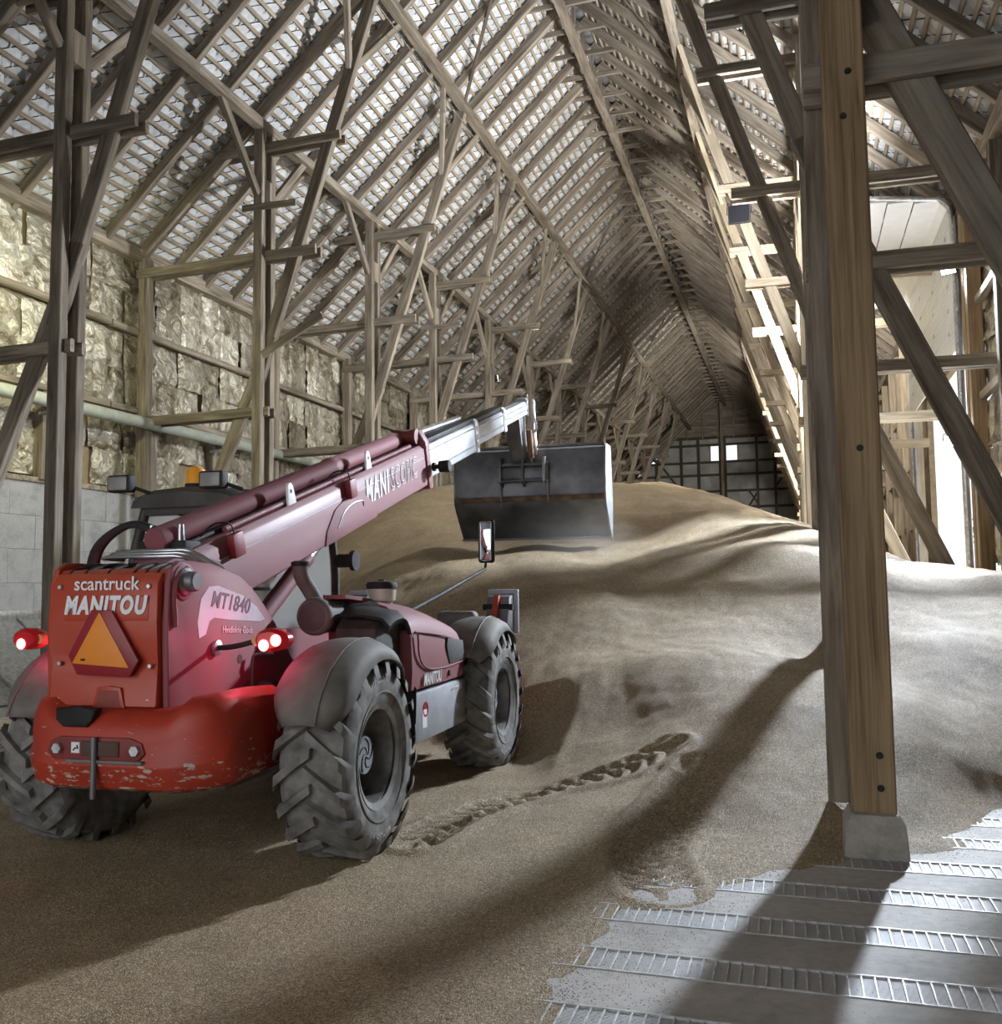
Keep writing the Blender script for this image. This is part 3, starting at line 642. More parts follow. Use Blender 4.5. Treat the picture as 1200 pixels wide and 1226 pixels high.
# ------------------------------------------------------------------ lamps and wires in the barn
def floodlight(loc, target, label, size, power, col, em=None, lit=True, spot=True, ang=150, rad=.25, omni=False):
    d = (Vector(target)-Vector(loc)).normalized(); q = d.to_track_quat('-Y', 'Z')   # local -y looks at the target
    M = Matrix.Translation(loc) @ q.to_matrix().to_4x4(); F = empty('floodlight', M); tag(F, label, 'floodlight')
    s = size
    obj('housing', rbox(-s, s, -.03, .05, -s*.85, s*.85, .012), BLACK, F, M); obj('lens', rbox(-s*.88, s*.88, -.036, -.03, -s*.74, s*.74, 0), em if lit else plain('dark_lens', (.006, .006, .01), .3), F, M)
    obj('bracket', tube([(-s-.02, 0, 0), (-s-.02, .08, s*1.05), (s+.02, .08, s*1.05), (s+.02, 0, 0)], .012, 6), BLACK, F, M)
    for k in range(5): obj('cooling_fin', rbox(-s*.8+k*s*.4-.006, -s*.8+k*s*.4+.006, .05, .09, -s*.7, s*.7, 0), BLACK, F, M)
    if lit:
        l = bpy.data.lights.new('lamp', 'POINT' if omni else 'SPOT'); l.energy = power; l.color = col; l.shadow_soft_size = rad
        if not omni: l.spot_size = R(ang); l.spot_blend = .6
        o = bpy.data.objects.new('lamp_light', l); COL.objects.link(o); lm = Matrix.Translation(Vector(loc)+d*.06) @ d.to_track_quat('-Z', 'Y').to_matrix().to_4x4(); place(o, F, lm)
    return F
E_WRM = emit('lit_lamp_warm', (1.0, .93, .75), 12)
floodlight((2.90, 19.6, 4.35), (-1.6, 8.2, 1.2), 'small bright white lamp glaring in the open side doorway', .13, 650, (.86, .92, 1.0), E_WHT, rad=.12, omni=True)
floodlight((2.84, 18.62, 7.42), (-3.4, 6.3, 1.2), 'white floodlight on the side-door jamb aimed at the telehandler', .14, 12500, (.79, .88, 1.0), E_WRM, rad=.3, ang=84)
floodlight((.9, 17.0, 7.6), (-6.0, 17.6, 12.2), 'warm floodlight aimed at the roof, fixed behind the side-door posts', .16, 5400, (.96, .98, 1.0), E_WRM, rad=.2, ang=178)
floodlight((-10.32, 11.36, 6.4), (-13, 13.6, 5.4), 'warm floodlight behind the post facing the foil wall', .11, 480, (1.0, .97, .60), E_WRM, rad=.15, ang=150)
floodlight((-.95, 20.95, 9.82), (-.7, 5, 6.5), 'square black unlit floodlight hanging on a side-door tie beam', .24, 0, (1, 1, 1), None, lit=False)
floodlight((.75, 23.3, 7.2), (-7.0, 33, 11.5), 'added warm floodlight brightening the far roof, unseen behind the side-door posts', .16, 4200, (1.0, .96, .88), E_WRM, rad=.2, ang=165)  # added lamp for far-roof brightness, hidden by the posts
floodlight((-.1, 46.4, 8.0), (-6.0, 66, 10), 'small added warm floodlight to brighten the gable, on a distant side-door frame', .16, 5500, (1.0, .96, .88), E_WRM, rad=.2, ang=175)  # added to lift the dark far roof and gable
floodlight((-9.9, 31.35, 9.0), (1.5, 36, 11.0), 'added floodlight unseen behind a foil-wall post to brighten the opposite roof slope', .12, 3600, (1.0, .97, .92), E_WRM, rad=.2, ang=110)  # invented lamp brightening the right slope, kept out of sight by a post
wr1 = obj('steel_wire', tube([(-7.25, 4, 12.75), (-7.25, 71, 12.75)], .012, 5), GALV); tag(wr1, 'thin pale wire stretched along the roof below the upper purlin', 'wire')
wr2 = obj('sagging_cable', tube(curve_pts([(-6.6, 52, 13.6), (-5.8, 54, 12.9), (-5, 55, 13.0)], 6), .02, 5), GALV); tag(wr2, 'thin sagging cable hanging between the far rafters', 'cable')
# ------------------------------------------------------------------ telehandler (local: x right, y ahead, z up, origin under the rear axle)
TW = Matrix.Translation((-3.77, 5.57, 0)) @ Matrix.Rotation(R(2.0), 4, 'Z')
tele = empty('telehandler', TW); tag(tele, 'dusty red telescopic handler with its boom raised over the grain heap', 'telehandler')
def part(name, me, mat, par=None, label=None, M=None):
    o = obj(name, me, mat, par or tele, TW @ M if M is not None else TW)
    if label: o['label'] = label
    return o
def onface(me, loc, xdir, ydir, name, mat, par, label=None):
    x = Vector(xdir).normalized(); y = Vector(ydir); y = (y-x*y.dot(x)).normalized(); z = x.cross(y)
    M = Matrix((x, y, z)).transposed().to_4x4(); M.translation = loc
    return part(name, me, mat, par, label, M)
# ---- wheels
RO, TWD = .63, .23
def tyre_mesh():
    bm = bmesh.new()
    pr = [(-.175, .30), (-.20, .335), (-.222, .39), (-.23, .46), (-.222, .525), (-.20, .562), (-.14, .584), (0, .586), (.14, .584), (.20, .562), (.222, .525), (.23, .46), (.222, .39), (.20, .335), (.175, .30)]
    bm_lathe(bm, pr, 56, 'x', closed=True)
    bm_lathe(bm, [(.222, .395), (.231, .40), (.231, .408), (.226, .412)], 56, 'x', closed=True)
    nl = 19; st = [(0, .0), (.25, .06), (.5, .135), (.75, .208), (1.0, .243)]
    for s in (-1, 1):
        for k in range(nl):
            a0 = 2*math.pi*(k+(.5 if s > 0 else 0))/nl; rings = []
            for t_, x in st:
                ph = a0-.36*t_-.05; wd = .046+.020*t_ if t_ > .1 else .055
                rt = RO-.004*t_ if t_ < .9 else .575; rb = .575 if t_ < .9 else .515
                xx = s*(x-.02 if t_ == 0 else x); xo = xx
                q = []
                for (dph, r_) in ((-wd, rb), (-wd*.8, rt), (wd*.8, rt), (wd, rb)):
                    q.append(bm.verts.new((xo + (s*.012 if t_ == 1 and r_ == rb else 0), -r_*math.cos(ph+dph), r_*math.sin(ph+dph))))
                rings.append(q)
            for a, b2 in zip(rings, rings[1:]):
                for i in range(3): bm.faces.new((a[i], a[i+1], b2[i+1], b2[i]))
            bm.faces.new(rings[0]); bm.faces.new(rings[-1][::-1])
    return bm_mesh(bm, 35)
TM = tyre_mesh(); TM.materials.append(RUBBER)
rim = bmesh.new(); bm_lathe(rim, [(.19, .295), (.205, .335), (.19, .33), (.175, .292), (.10, .272), (.03, .268), (-.03, .25), (-.06, .21), (-.065, .0)], 40, 'x', closed=True); RIM = bm_mesh(rim, 40)
RIMM = plain('rim_steel', (.30, .29, .28), .45, .5, .2, 8); RIM.materials.append(RIMM)
hubm = bmesh.new(); bm_lathe(hubm, [(-.06, .0), (-.06, .135), (.06, .132), (.095, .122), (.10, .118)], 28, 'x', closed=True)
for k in range(10):
    a = 2*math.pi*k/10; bm_lathe(hubm, [(-.06, .016), (-.03, .016), (-.025, .0)], 8, 'x', (0, .175*math.cos(a), .175*math.sin(a)), closed=True)
HUB = bm_mesh(hubm, 40); HUB.materials.append(BLACK)
capm = bmesh.new(); bm_lathe(capm, [(.098, .12), (.108, .116), (.11, .0)], 28, 'x', closed=True)
CAP = bm_mesh(capm, 40); CAP.materials.append(plain('hub_cap_grey', (.36, .38, .42), .5, .2))
def swirl():
    bm = bmesh.new()
    for k in range(5):
        pts = []
        for i in range(7):
            r_ = .012+.098*i/6; a = 2*math.pi*k/5+1.6*(i/6)**1.2; pts.append((.111, r_*math.cos(a), r_*math.sin(a)))
        bm_tube(bm, pts, .0035, 5)
    return bm_mesh(bm)
SWIRL = swirl(); SWIRL.materials.append(BLACK)
def arc_text(s, size, rad):
    me = text_mesh(s, size, .003, bold=.002, spacing=1.05)
    for v in me.vertices:
        r_ = rad+v.co.y; a = math.pi/2-v.co.x/rad
        v.co = Vector((.226+v.co.z, r_*math.cos(a), r_*math.sin(a)))
    me.materials.append(plain('pale_rubber_lettering', (.42, .41, .40), .8)); return me
ATX = arc_text('MICHELIN', .07, .475)
TLET = []
def wheel(x, y, name, turn):
    flip = Matrix.Identity(4) if x > 0 else Matrix.Rotation(math.pi, 4, 'Z')
    M = Matrix.Translation((x, y, RO-.004)) @ flip @ Matrix.Rotation(turn, 4, 'X')
    ty = part('tyre', TM, None, None, None, M)
    part('rim', RIM, None, ty, None, M); part('hub', HUB, None, ty, None, M); part('hub_cap', CAP, None, ty, None, M); part('hub_emblem', SWIRL, None, ty, None, M)
    if x > 0:
        for a in (math.pi*.97, .12): part('lettering', ATX, None, ty, 'raised tyre maker lettering', M @ Matrix.Rotation(a-turn, 4, 'X'))
    return ty
XT = .985
wheel(XT, 0, 'r', .1); wheel(-XT, 0, 'l', .25); wheel(XT, 3.02, 'fr', .0); wheel(-XT, 3.02, 'fl', .17)
part('axle', tube([(-.75, 0, .63), (.75, 0, .63)], [.12, .12], 12), DUSTP); part('axle', tube([(-.75, 3.02, .63), (.75, 3.02, .63)], [.12, .12], 12), DUSTP)
part('differential', lathe([(-.2, .05), (-.14, .18), (.14, .18), (.2, .05)], 16, 'x', (0, 0, .63)), DUSTP); part('differential', lathe([(-.2, .05), (-.14, .18), (.14, .18), (.2, .05)], 16, 'x', (0, 3.02, .63)), DUSTP)
# ---- fenders
def fender(x, y, side, a0, a1, Rf, wd, drop, name='fender', lean=0):
    bm = bmesh.new(); na, nx = 22, 9; g = []
    for i in range(na+1):
        f = i/na; a = R(a0+(a1-a0)*f); row = []
        for j in range(nx+1):
            u = -1+2*j/nx; rr = Rf-.055*u*u-(.06*max(0, u-.72)/.28 if side*u*side > 0 else 0)
            rr -= .02*abs(u)**6
            tap = 1-.30*max(0, (f-.8)/.2)**2-.45*max(0, (.2-f)/.2)**2.2
            row.append(bm.verts.new((x+side*u*wd/2*tap, y-rr*math.cos(a), RO+rr*math.sin(a)+drop*max(0, .2-f))))
        g.append(row)
    for i in range(na):
        for j in range(nx): bm.faces.new((g[i][j], g[i][j+1], g[i+1][j+1], g[i+1][j]))
    me = bm_mesh(bm, 50); o = part(name, me, DUSTP)
    md = o.modifiers.new('thick', 'SOLIDIFY'); md.thickness = .015; md.offset = -1
    # raised crease along the fender
    pts = []
    for i in range(na+1):
        a = R(a0+(a1-a0)*i/na); rr = Rf+.001; pts.append((x+side*wd*.18, y-rr*math.cos(a)*.992, RO+rr*math.sin(a)*.992+drop*max(0, .2-i/na)))
    part('crease', tube(pts, .007, 6), DUSTP, o); return o
fender(.975, -.0, 1, 22, 140, .745, .52, 0); fender(-.975, -.0, -1, 22, 140, .745, .52, 0)
fender(.96, 3.02, 1, 35, 140, .78, .54, 0); fender(-.96, 3.02, -1, 35, 140, .78, .54, 0)
# ---- chassis and tower
part('chassis', rbox(-.42, .42, -.55, 4.0, .48, .92, .03), DUSTP)
side_p = [(-.90, 1.00), (-.915, 1.50), (-.905, 1.74), (-.87, 1.83), (-.80, 1.87), (-.70, 1.87), (-.45, 1.855), (-.14, 1.79), (.02, 1.71), (.16, 1.60), (.40, 1.40), (.62, 1.16), (.70, .95), (.66, .58), (.1, .50), (-.45, .50), (-.80, .62)]
for x0, x1 in ((.215, .255), (-.575, -.535)):
    part('tower_side_plate', extr(side_p, 'x', x0, x1, .012), RED if x0 < 0 else BOOMP)  # right plate takes the red with light in its colour, left the plain one
part('tower_floor', rbox(-.535, .215, -.75, .5, .55, .95, .02), DUSTP)
# hydraulic hoses inside the tower top
for k, (x0, x1) in enumerate(((-.47, -.46), (-.36, -.34), (-.20, -.19), (-.02, -.05), (.06, .02), (.14, .11))):
    part('hose', tube(curve_pts([(x0, -.875, 1.765), (x0, -.80, 1.822), (x1, -.55, 1.85), (x1, -.2, 1.78)], 5), .017, 8), BLACK)
part('top_cover', extr([(-.90, 1.76), (-.84, 1.82), (-.60, 1.845), (-.2, 1.78), (-.2, 1.74), (-.6, 1.80), (-.82, 1.78), (-.88, 1.74)], 'x', -.535, .215, .004), RED)
# rear panel with recesses
pan = [(-.875, 1.80), (-.905, 1.795), (-.945, 1.74), (-.95, 1.50), (-.94, 1.36), (-.92, 1.27), (-.935, 1.20), (-.955, 1.03), (-.90, 1.0), (-.86, 1.0)]
rp = part('rear_panel', extr(pan, 'x', -.525, .205, .012), RED)
part('panel_recess', rbox(-.43, .15, -.955, -.94, 1.52, 1.665, .008), RED, rp)
part('latch_recess', extr([(-0.210, 1.02), (0.010, 1.02), (-0.020, 1.135), (-0.100, 1.145), (-0.180, 1.135)], 'y', -.967, -.94, .008), RED, rp)
part('latch_pocket', extr([(-0.185, 1.02), (-0.015, 1.02), (-0.035, 1.12), (-0.165, 1.12)], 'y', -.969, -.955, .002), plain('darker_red', (.30, .06, .045), .6), rp)  # pocket filled with a darker red than the panel
for xx, zz in ((-.46, 1.72), (.15, 1.72), (-.46, 1.27), (.16, 1.26), (-.46, 1.06), (.15, 1.06)):
    part('panel_screw', lathe([(-.006, .0), (-.006, .012), (.004, .016), (.006, .016)], 10, 'y', (xx, -.955 if zz > 1.3 else -.945, zz)), GALV, rp)
onface(text_mesh('scantruck', .112, .002, bold=.0012, width=.45), (-.135, -.952, 1.735), (1, 0, 0), (0, .02, 1), 'dealer_lettering', WHITEL, rp, 'white lower-case lettering')
onface(text_mesh('MANITOU', .142, .002, .22, .007, 1.16, 1, .57), (-.135, -.960, 1.607), (1, 0, 0), (0, 0, 1), 'maker_lettering', WHITEL, rp, 'white slanted capital lettering')
tr = part('slow_vehicle_triangle', extr([(-0.215, 1.585), (-0.077, 1.582), (0.110, 1.295), (0.050, 1.20), (-0.305, 1.21), (-0.367, 1.32)], 'y', -.985, -.965, .004), DRED, rp, 'dark red truncated triangle with orange centre')
part('triangle_field', extr([(-0.155, 1.572), (-0.335, 1.275), (0.052, 1.252)], 'y', -.990, -.984, .001), ORANGE, tr)
part('triangle_emblem', rbox(-.275, -.245, -.9915, -.989, 1.29, 1.303, .0), BLACK, tr)
# boom pivot
part('boom_pivot_pin', lathe([(.25, .0), (.25, .085), (.275, .085), (.29, .062), (.335, .06), (.345, .05), (.345, .0)], 24, 'x', (0, -.76, 1.745)), DSTEEL)
part('pivot_collar', lathe([(.25, .11), (.262, .11), (.265, .1), (.265, .0)], 24, 'x', (0, -.76, 1.745)), BOOMP)
rimb = curve_pts([(.256, -.885, 1.50), (.256, -.90, 1.7), (.256, -.86, 1.80), (.256, -.78, 1.845)], 5); part('tower_edge', tube([(x+.008, y+.03, z-.02) for x, y, z in rimb], .016, 6), BOOMP)
# decals on the tower side
part('model_decal', extr([(-.60, 1.40), (-.62, 1.50), (-.585, 1.64), (-.50, 1.715), (-.40, 1.72), (-.1, 1.655), (.08, 1.575), (.19, 1.49), (.12, 1.475), (-.25, 1.50), (-.44, 1.52), (-.49, 1.50), (-.53, 1.42)], 'x', .2555, .2575, 0), DECAL)
onface(text_mesh('MT1840', .145, .0015, .22, .002, 1.05, 1, .47), (.259, -.24, 1.605), (0, 1, -.13), (0, .13, 1), 'model_lettering', plain('grey_lettering', (.20, .17, .22), .5), tele, 'dark slanted model lettering')
onface(text_mesh('Hvidkilde Gods', .066, .0015, 0, 0, 1.0, .9), (.259, -.16, 1.43), (0, 1, -.06), (0, 0, 1), 'owner_lettering', WHITEL, tele, 'small white owner lettering')
# tail lamps on arms
def taillamp(x, xa, s):
    L = part('tail_lamp', lathe([(-.05, .0), (-.05, .06), (-.02, .085), (.04, .085), (.055, .06), (.06, 0)], 22, 'y', (0, 0, 0)), REDL, None, 'red tail lamp cluster', Matrix.Translation((x, -.55, 1.39)) @ Matrix.Diagonal((1.35, 1, .82, 1)))
    for (dx, dz, r_) in ((-.035*s, -.030, .035), (.045, .0, .036)) if s > 0 else ((-.02, -.03, .035),):
        part('lit_bulb', lathe([(-.058, .0), (-.056, r_*.6), (-.05, r_)], 16, 'y', (x+dx, -.552, 1.39+dz)), E_RED, L)
    part('indicator_lens', lathe([(-.03, .0), (-.03, .03), (.03, .04), (.04, .0)], 14, 'y', (x-.1*s, -.55, 1.39)), plain('amber_lens', (.75, .32, .12), .3), L)
    part('lamp_arm', tube(curve_pts([(xa, -.42, 1.33), (xa+(x-xa)*.35, -.47, 1.345), (x-.1*s, -.50, 1.39)], 5), .017, 8), BLACK)
    part('arm_plate', lathe([(0, .05), (.02*s, .05), (.03*s, .02), (.03*s, 0)], 14, 'x', (xa, -.42, 1.33)), GALV)
    l = bpy.data.lights.new('tail_glow', 'POINT'); l.energy = 6.0; l.color = (1, .03, .16); l.shadow_soft_size = .04
    o = bpy.data.objects.new('tail_lamp_light', l); COL.objects.link(o); place(o, tele, TW @ Matrix.Translation((x-.17*s, -.47, 1.37)))
taillamp(.73, .26, 1); taillamp(-1.03, -.58, -1)
# ---- rear counterweight
def counterweight():
    bm = bmesh.new(); secs = []
    for x, zt, yb, zb in ((-.665, .96, -.86, .66), (-.64, 1.03, -.94, .60), (-.57, 1.09, -1.02, .575), (-.47, 1.08, -1.075, .565), (-.40, 1.035, -1.09, .56), (-.30, 1.02, -1.095, .56), (.0, 1.02, -1.10, .56), (.30, 1.02, -1.095, .56), (.37, 1.035, -1.09, .56), (.44, 1.09, -1.08, .565), (.56, 1.11, -1.03, .575), (.66, 1.06, -.94, .60), (.685, .99, -.86, .66)):
        c = .05
        prof = [(-.25, zb+.02), (yb+.10, zb), (yb+.03, zb+.03), (yb-.015, zb+.15), (yb-.015, zb+.17), (yb+.005, zb+.20), (yb, (zb+zt)/2+.06), (yb+.015, zt-.10), (yb+.06, zt-.03), (yb+.14, zt), (-.55, zt), (-.25, zt-.02)]
        secs.append([bm.verts.new((x, a, b2)) for a, b2 in prof])
    for a, b2 in zip(secs, secs[1:]):
        n = len(a)
        for i in range(n): bm.faces.new((a[i], a[(i+1) % n], b2[(i+1) % n], b2[i]))
    bm.faces.new(secs[0][::-1]); bm.faces.new(secs[-1]); return bm_mesh(bm, 42)
cw = part('counterweight', counterweight(), WORN, None, 'scratched red rear counterweight')
DCAV = plain('dark_cavity', (.10, .055, .045), .8)  # flat dark fill for the jaw and the plate holes
part('coupling_cavity', extr([(-.39, .79), (-.35, .745), (.20, .745), (.25, .79), (.23, .85), (.15, .875), (-.31, .875), (-.37, .85)], 'y', -1.108, -1.085, .006), plain('darker_red_recess', (.25, .04, .035), .6), cw)  # recess filled with a darker red than the body
part('coupling_jaw', rbox(-.16, .09, -1.118, -1.10, .77, .855, .006), DCAV, cw)
part('coupling_pin', tube([(-.06, -1.13, .54), (-.06, -1.13, .88)], .017, 10), DSTEEL, cw); part('pin_ledge', rbox(-.25, .25, -1.13, -1.08, .735, .752, .004), DUSTP, cw)
for xx in (-.31, .20): part('tow_bolt', lathe([(-.03, .0), (-.03, .03), (.0, .032), (.01, .032)], 6, 'y', (xx, -1.105, .81)), GALV, cw)
lb = part('tow_label', rbox(-.225, -.17, -1.112, -1.107, .785, .845, 0), WHITEL, cw); part('tow_mark', tube([(-.21, -1.114, .80), (-.195, -1.114, .815), (-.18, -1.114, .81), (-.185, -1.114, .83)], .004, 5), BLACK, lb)
part('rear_plug', extr([(-.35, .965), (-.30, .925), (-.14, .925), (-.11, .965), (-.07, 1.03), (-.2, 1.04), (-.35, 1.03)], 'y', -1.098, -1.04, .012), BLACK, cw)
# ---- engine hood
def loft(secs, smooth=40, close=True):
    bm = bmesh.new(); g = [[bm.verts.new(p) for p in s] for s in secs]
    for a, b2 in zip(g, g[1:]):
        for i in range(len(a)-1): bm.faces.new((a[i], a[i+1], b2[i+1], b2[i]))
    if close: bm.faces.new(g[0][::-1]); bm.faces.new(g[-1])
    return bm_mesh(bm, smooth)
hs = []
for y, zt, zs, xo in ((1.10, 1.60, 1.40, .985), (1.25, 1.605, 1.42, .99), (1.6, 1.58, 1.40, .995), (2.0, 1.51, 1.335, .995), (2.3, 1.43, 1.27, .985), (2.48, 1.36, 1.21, .96), (2.56, 1.30, 1.15, .92)):
    hs.append([(.30, y, .92), (.30, y, zt-.01), (.45, y, zt), (.62, y, zt-.01), (.78, y, zt-.05), (.90, y, zs+.07), (xo-.03, y, zs), (xo, y, zs-.09), (xo+.01, y, 1.05), (xo, y, .91)])
hood = part('engine_hood', loft(hs, 38), BOOMP, None, 'dusty red engine hood')
part('hood_panel_edge', tube(curve_pts([(1.012, 1.18, 1.34), (1.012, 1.22, 1.15), (1.014, 1.40, 1.055), (1.012, 1.75, 1.03), (1.005, 2.2, 1.035), (.995, 2.46, 1.06)], 5), .008, 6), BOOMP, hood)
part('hood_panel_edge', tube(curve_pts([(.99, 1.18, 1.35), (1.005, 1.5, 1.325), (1.008, 1.95, 1.27), (1.0, 2.3, 1.205)], 5), .008, 6), BOOMP, hood)
part('side_grille', extr([(1.95, 1.05), (2.30, 1.06), (2.34, 1.12), (2.31, 1.225), (1.90, 1.27), (1.87, 1.2)], 'x', 1.000, 1.014, .003), plain('grille_mesh', (.10, .10, .10), .7, .3, .3, 120), hood)
onface(text_mesh('MANITOU', .13, .0015, .2, .003, 1.06, 1, .42), (1.013, 1.52, .968), (0, 1, 0), (0, 0, 1), 'maker_lettering', WHITEL, hood, 'white slanted capital lettering')
part('hood_lock', lathe([(1.0, .025), (1.012, .025), (1.016, .015), (1.016, 0)], 12, 'x', (0, 1.95, .97)), BLACK, hood)
box = part('battery_box', rbox(.55, 1.0, 1.16, 2.42, .50, .885, .015), GREYP, None, 'grey steel side box')
onface(text_mesh('scantruck', .075, .0015, 0, .0008, 1.0, 1.0), (1.002, 2.16, .825), (0, 1, 0), (0, 0, 1), 'dealer_lettering', WHITEL, box)
part('warning_label', rbox(1.0, 1.003, 1.30, 1.40, .60, .74, 0), WHITEL, box); part('warning_ring', lathe([(1.0, .06), (1.004, .06), (1.004, .045), (1.0, .045)], 18, 'x', (0, 1.37, .74)), REDL, box)
# black inner arch behind the hood
ar = curve_pts([(0, .66, 1.50), (0, .80, 1.545), (0, .98, 1.55), (0, 1.10, 1.46), (0, 1.15, 1.25), (0, 1.16, .95), (0, 1.13, .60)], 6)
bm = bmesh.new(); g = []
for p in ar: g.append([bm.verts.new((x, p.y-(1.0-x)*.05, p.z-dz)) for x, dz in ((.60, .0), (.75, .0), (.93, .03), (.985, .09), (.97, .13))])
for a, b2 in zip(g, g[1:]):
    for i in range(4): bm.faces.new((a[i], a[i+1], b2[i+1], b2[i]))
o = part('wheel_arch_liner', bm_mesh(bm, 50), BLACK); md = o.modifiers.new('thick', 'SOLIDIFY'); md.thickness = .02
part('engine_firewall', extr([(.62, .55), (.62, 1.40), (.74, 1.49), (1.0, 1.50), (1.09, 1.40), (1.12, .6)], 'x', .58, .90, .02), plain('dusty_black_panel', (.065, .058, .05), .7, 0, .2), None)
# air filter, snorkel, pre-cleaner
part('air_filter', lathe([(-.02, .0), (-.02, .115), (.0, .135), (.02, .14), (.05, .14), (.055, .128), (.36, .128), (.38, .1), (.38, 0)], 30, 'y', (.42, .60, 1.49)), DUSTP)
part('filter_lid', lathe([(-.025, .0), (-.025, .1), (-.018, .112), (.0, .115)], 30, 'y', (.42, .60, 1.49)), plain('dusty_dark_plastic', (.115, .10, .10), .6))
part('air_duct', tube(curve_pts([(.36, .80, 1.56), (.31, .76, 1.68), (.275, .70, 1.78), (.27, .68, 1.88)], 6), [.06]*19, 12), DUSTP)
part('duct_mouth', lathe([(0, .0), (0, .066), (.03, .068), (.04, .05), (.04, 0)], 16, 'z', (.27, .68, 1.86)), BLACK)
part('exhaust_elbow', tube(curve_pts([(.48, .9, 1.48), (.60, 1.0, 1.49), (.68, 1.12, 1.50)], 5), .09, 12), BLACK)
pc = part('air_precleaner', lathe([(0, .0), (0, .075), (.03, .085), (.045, .11), (.14, .118), (.15, .118)], 26, 'z', (.63, 1.38, 1.545)), plain('milky_bowl', (.62, .60, .50), .3))
part('precleaner_lid', lathe([(.14, .124), (.175, .126), (.195, .115), (.205, .03), (.215, .025), (.215, 0)], 26, 'z', (.63, 1.38, 1.545)), BLACK, pc)
part('hood_top_plate', extr([(.75, 1.645), (1.0, 1.63), (1.3, 1.60), (1.3, 1.57), (1.0, 1.60), (.75, 1.615)], 'x', .42, .60, .004), BOOMP)
# mirror on its arm
part('mirror_arm', tube([(.72, 1.62, 1.47), (.80, 2.3, 1.62), (.90, 3.42, 1.87), (.90, 3.45, 1.95)], [.02, .02, .016, .012], 8), BLACK)
mir = part('side_mirror', rbox(.815, .985, 3.45, 3.50, 1.93, 2.37, .03, 3), BLACK, None, 'tall black framed side mirror'); part('mirror_glass', rbox(.832, .968, 3.444, 3.449, 1.95, 2.35, .02, 2), MIRROR, mir)
# ---- cab
CB = plain('cab_black', (.06, .056, .05), .55, 0, .2)
cab = part('cab_base', extr([(-1.18, .62), (-1.18, 1.35), (-.34, 1.35), (-.34, .62)], 'y', .62, 2.55, .03), BOOMP)
rf = part('cab_roof', loft([[(x, y, z) for x, z in ((-1.22, zt-.10), (-1.20, zt-.04), (-1.08, zt), (-.76, zt+.02), (-.44, zt), (-.31, zt-.04), (-.29, zt-.10))] for y, zt in ((.70, 2.44), (.80, 2.49), (1.4, 2.52), (2.1, 2.50), (2.45, 2.40))], 45), CB)
for x0, y0, x1, y1 in ((-1.20, .72, -1.13, .80), (-.34, .72, -.34, .80), (-1.2, 2.52, -1.12, 2.38), (-.32, 2.52, -.34, 2.38)):
    part('cab_pillar', tube(curve_pts([(x0*1.0, y0, 1.3), (x0, y0, 1.9), (x1, y1, 2.42)], 5), .04, 8), CB)
part('rear_window', mesh([(-1.17, .74, 1.36), (-.36, .74, 1.36), (-.36, .79, 2.36), (-1.12, .79, 2.36)], [(0, 1, 2, 3)]), GLASS); part('front_window', mesh([(-1.17, 2.52, 1.36), (-.36, 2.52, 1.36), (-.36, 2.40, 2.40), (-1.12, 2.40, 2.40)], [(0, 1, 2, 3)]), GLASS)
part('side_window', mesh([(-.325, .76, 1.36), (-.325, 2.50, 1.36), (-.335, 2.38, 2.38), (-.335, .80, 2.36)], [(0, 1, 2, 3)]), GLASS); part('side_window', mesh([(-1.19, .76, 1.36), (-1.19, 2.50, 1.36), (-1.13, 2.38, 2.38), (-1.13, .80, 2.36)], [(0, 1, 2, 3)]), GLASS)
part('rear_visor', rbox(-1.12, -.38, .74, .78, 2.28, 2.38, .01), CB); part('wiper', tube([(-.8, .73, 2.28), (-.45, .73, 2.22)], .008, 6), BLACK)
st = part('driver_seat', rbox(-1.0, -.5, 1.25, 1.75, 1.2, 1.42, .05), BLACK); part('seat_back', rbox(-.98, -.54, 1.15, 1.30, 1.38, 1.95, .06), BLACK, st); part('headrest', rbox(-.90, -.64, 1.14, 1.24, 1.98, 2.22, .07, 3), BLACK, st)
part('steering_wheel', lathe([(0, .17), (.015, .185), (.03, .17)], 20, 'z', (-.75, 1.98, 1.68)), BLACK)
for xx in (-1.27, -.45):
    wl_ = part('work_light', rbox(xx-.105, xx+.105, .60, .70, 2.465, 2.60, .02), BLACK); part('light_lens', rbox(xx-.085, xx+.085, .594, .60, 2.48, 2.585, .008), plain('dusty_lens', (.30, .30, .29), .3), wl_)
    part('light_bracket', tube([(xx+.1, .68, 2.50), (xx+.2, .74, 2.46)], .015, 6), BLACK, wl_)
bc = part('beacon', lathe([(0, .0), (0, .085), (.05, .085), (.05, .075), (.06, .075)], 20, 'z', (-.78, .92, 2.49)), BLACK); part('beacon_lens', lathe([(.05, .078), (.16, .07), (.185, .05), (.195, 0)], 20, 'z', (-.78, .92, 2.49)), E_AMB, bc)
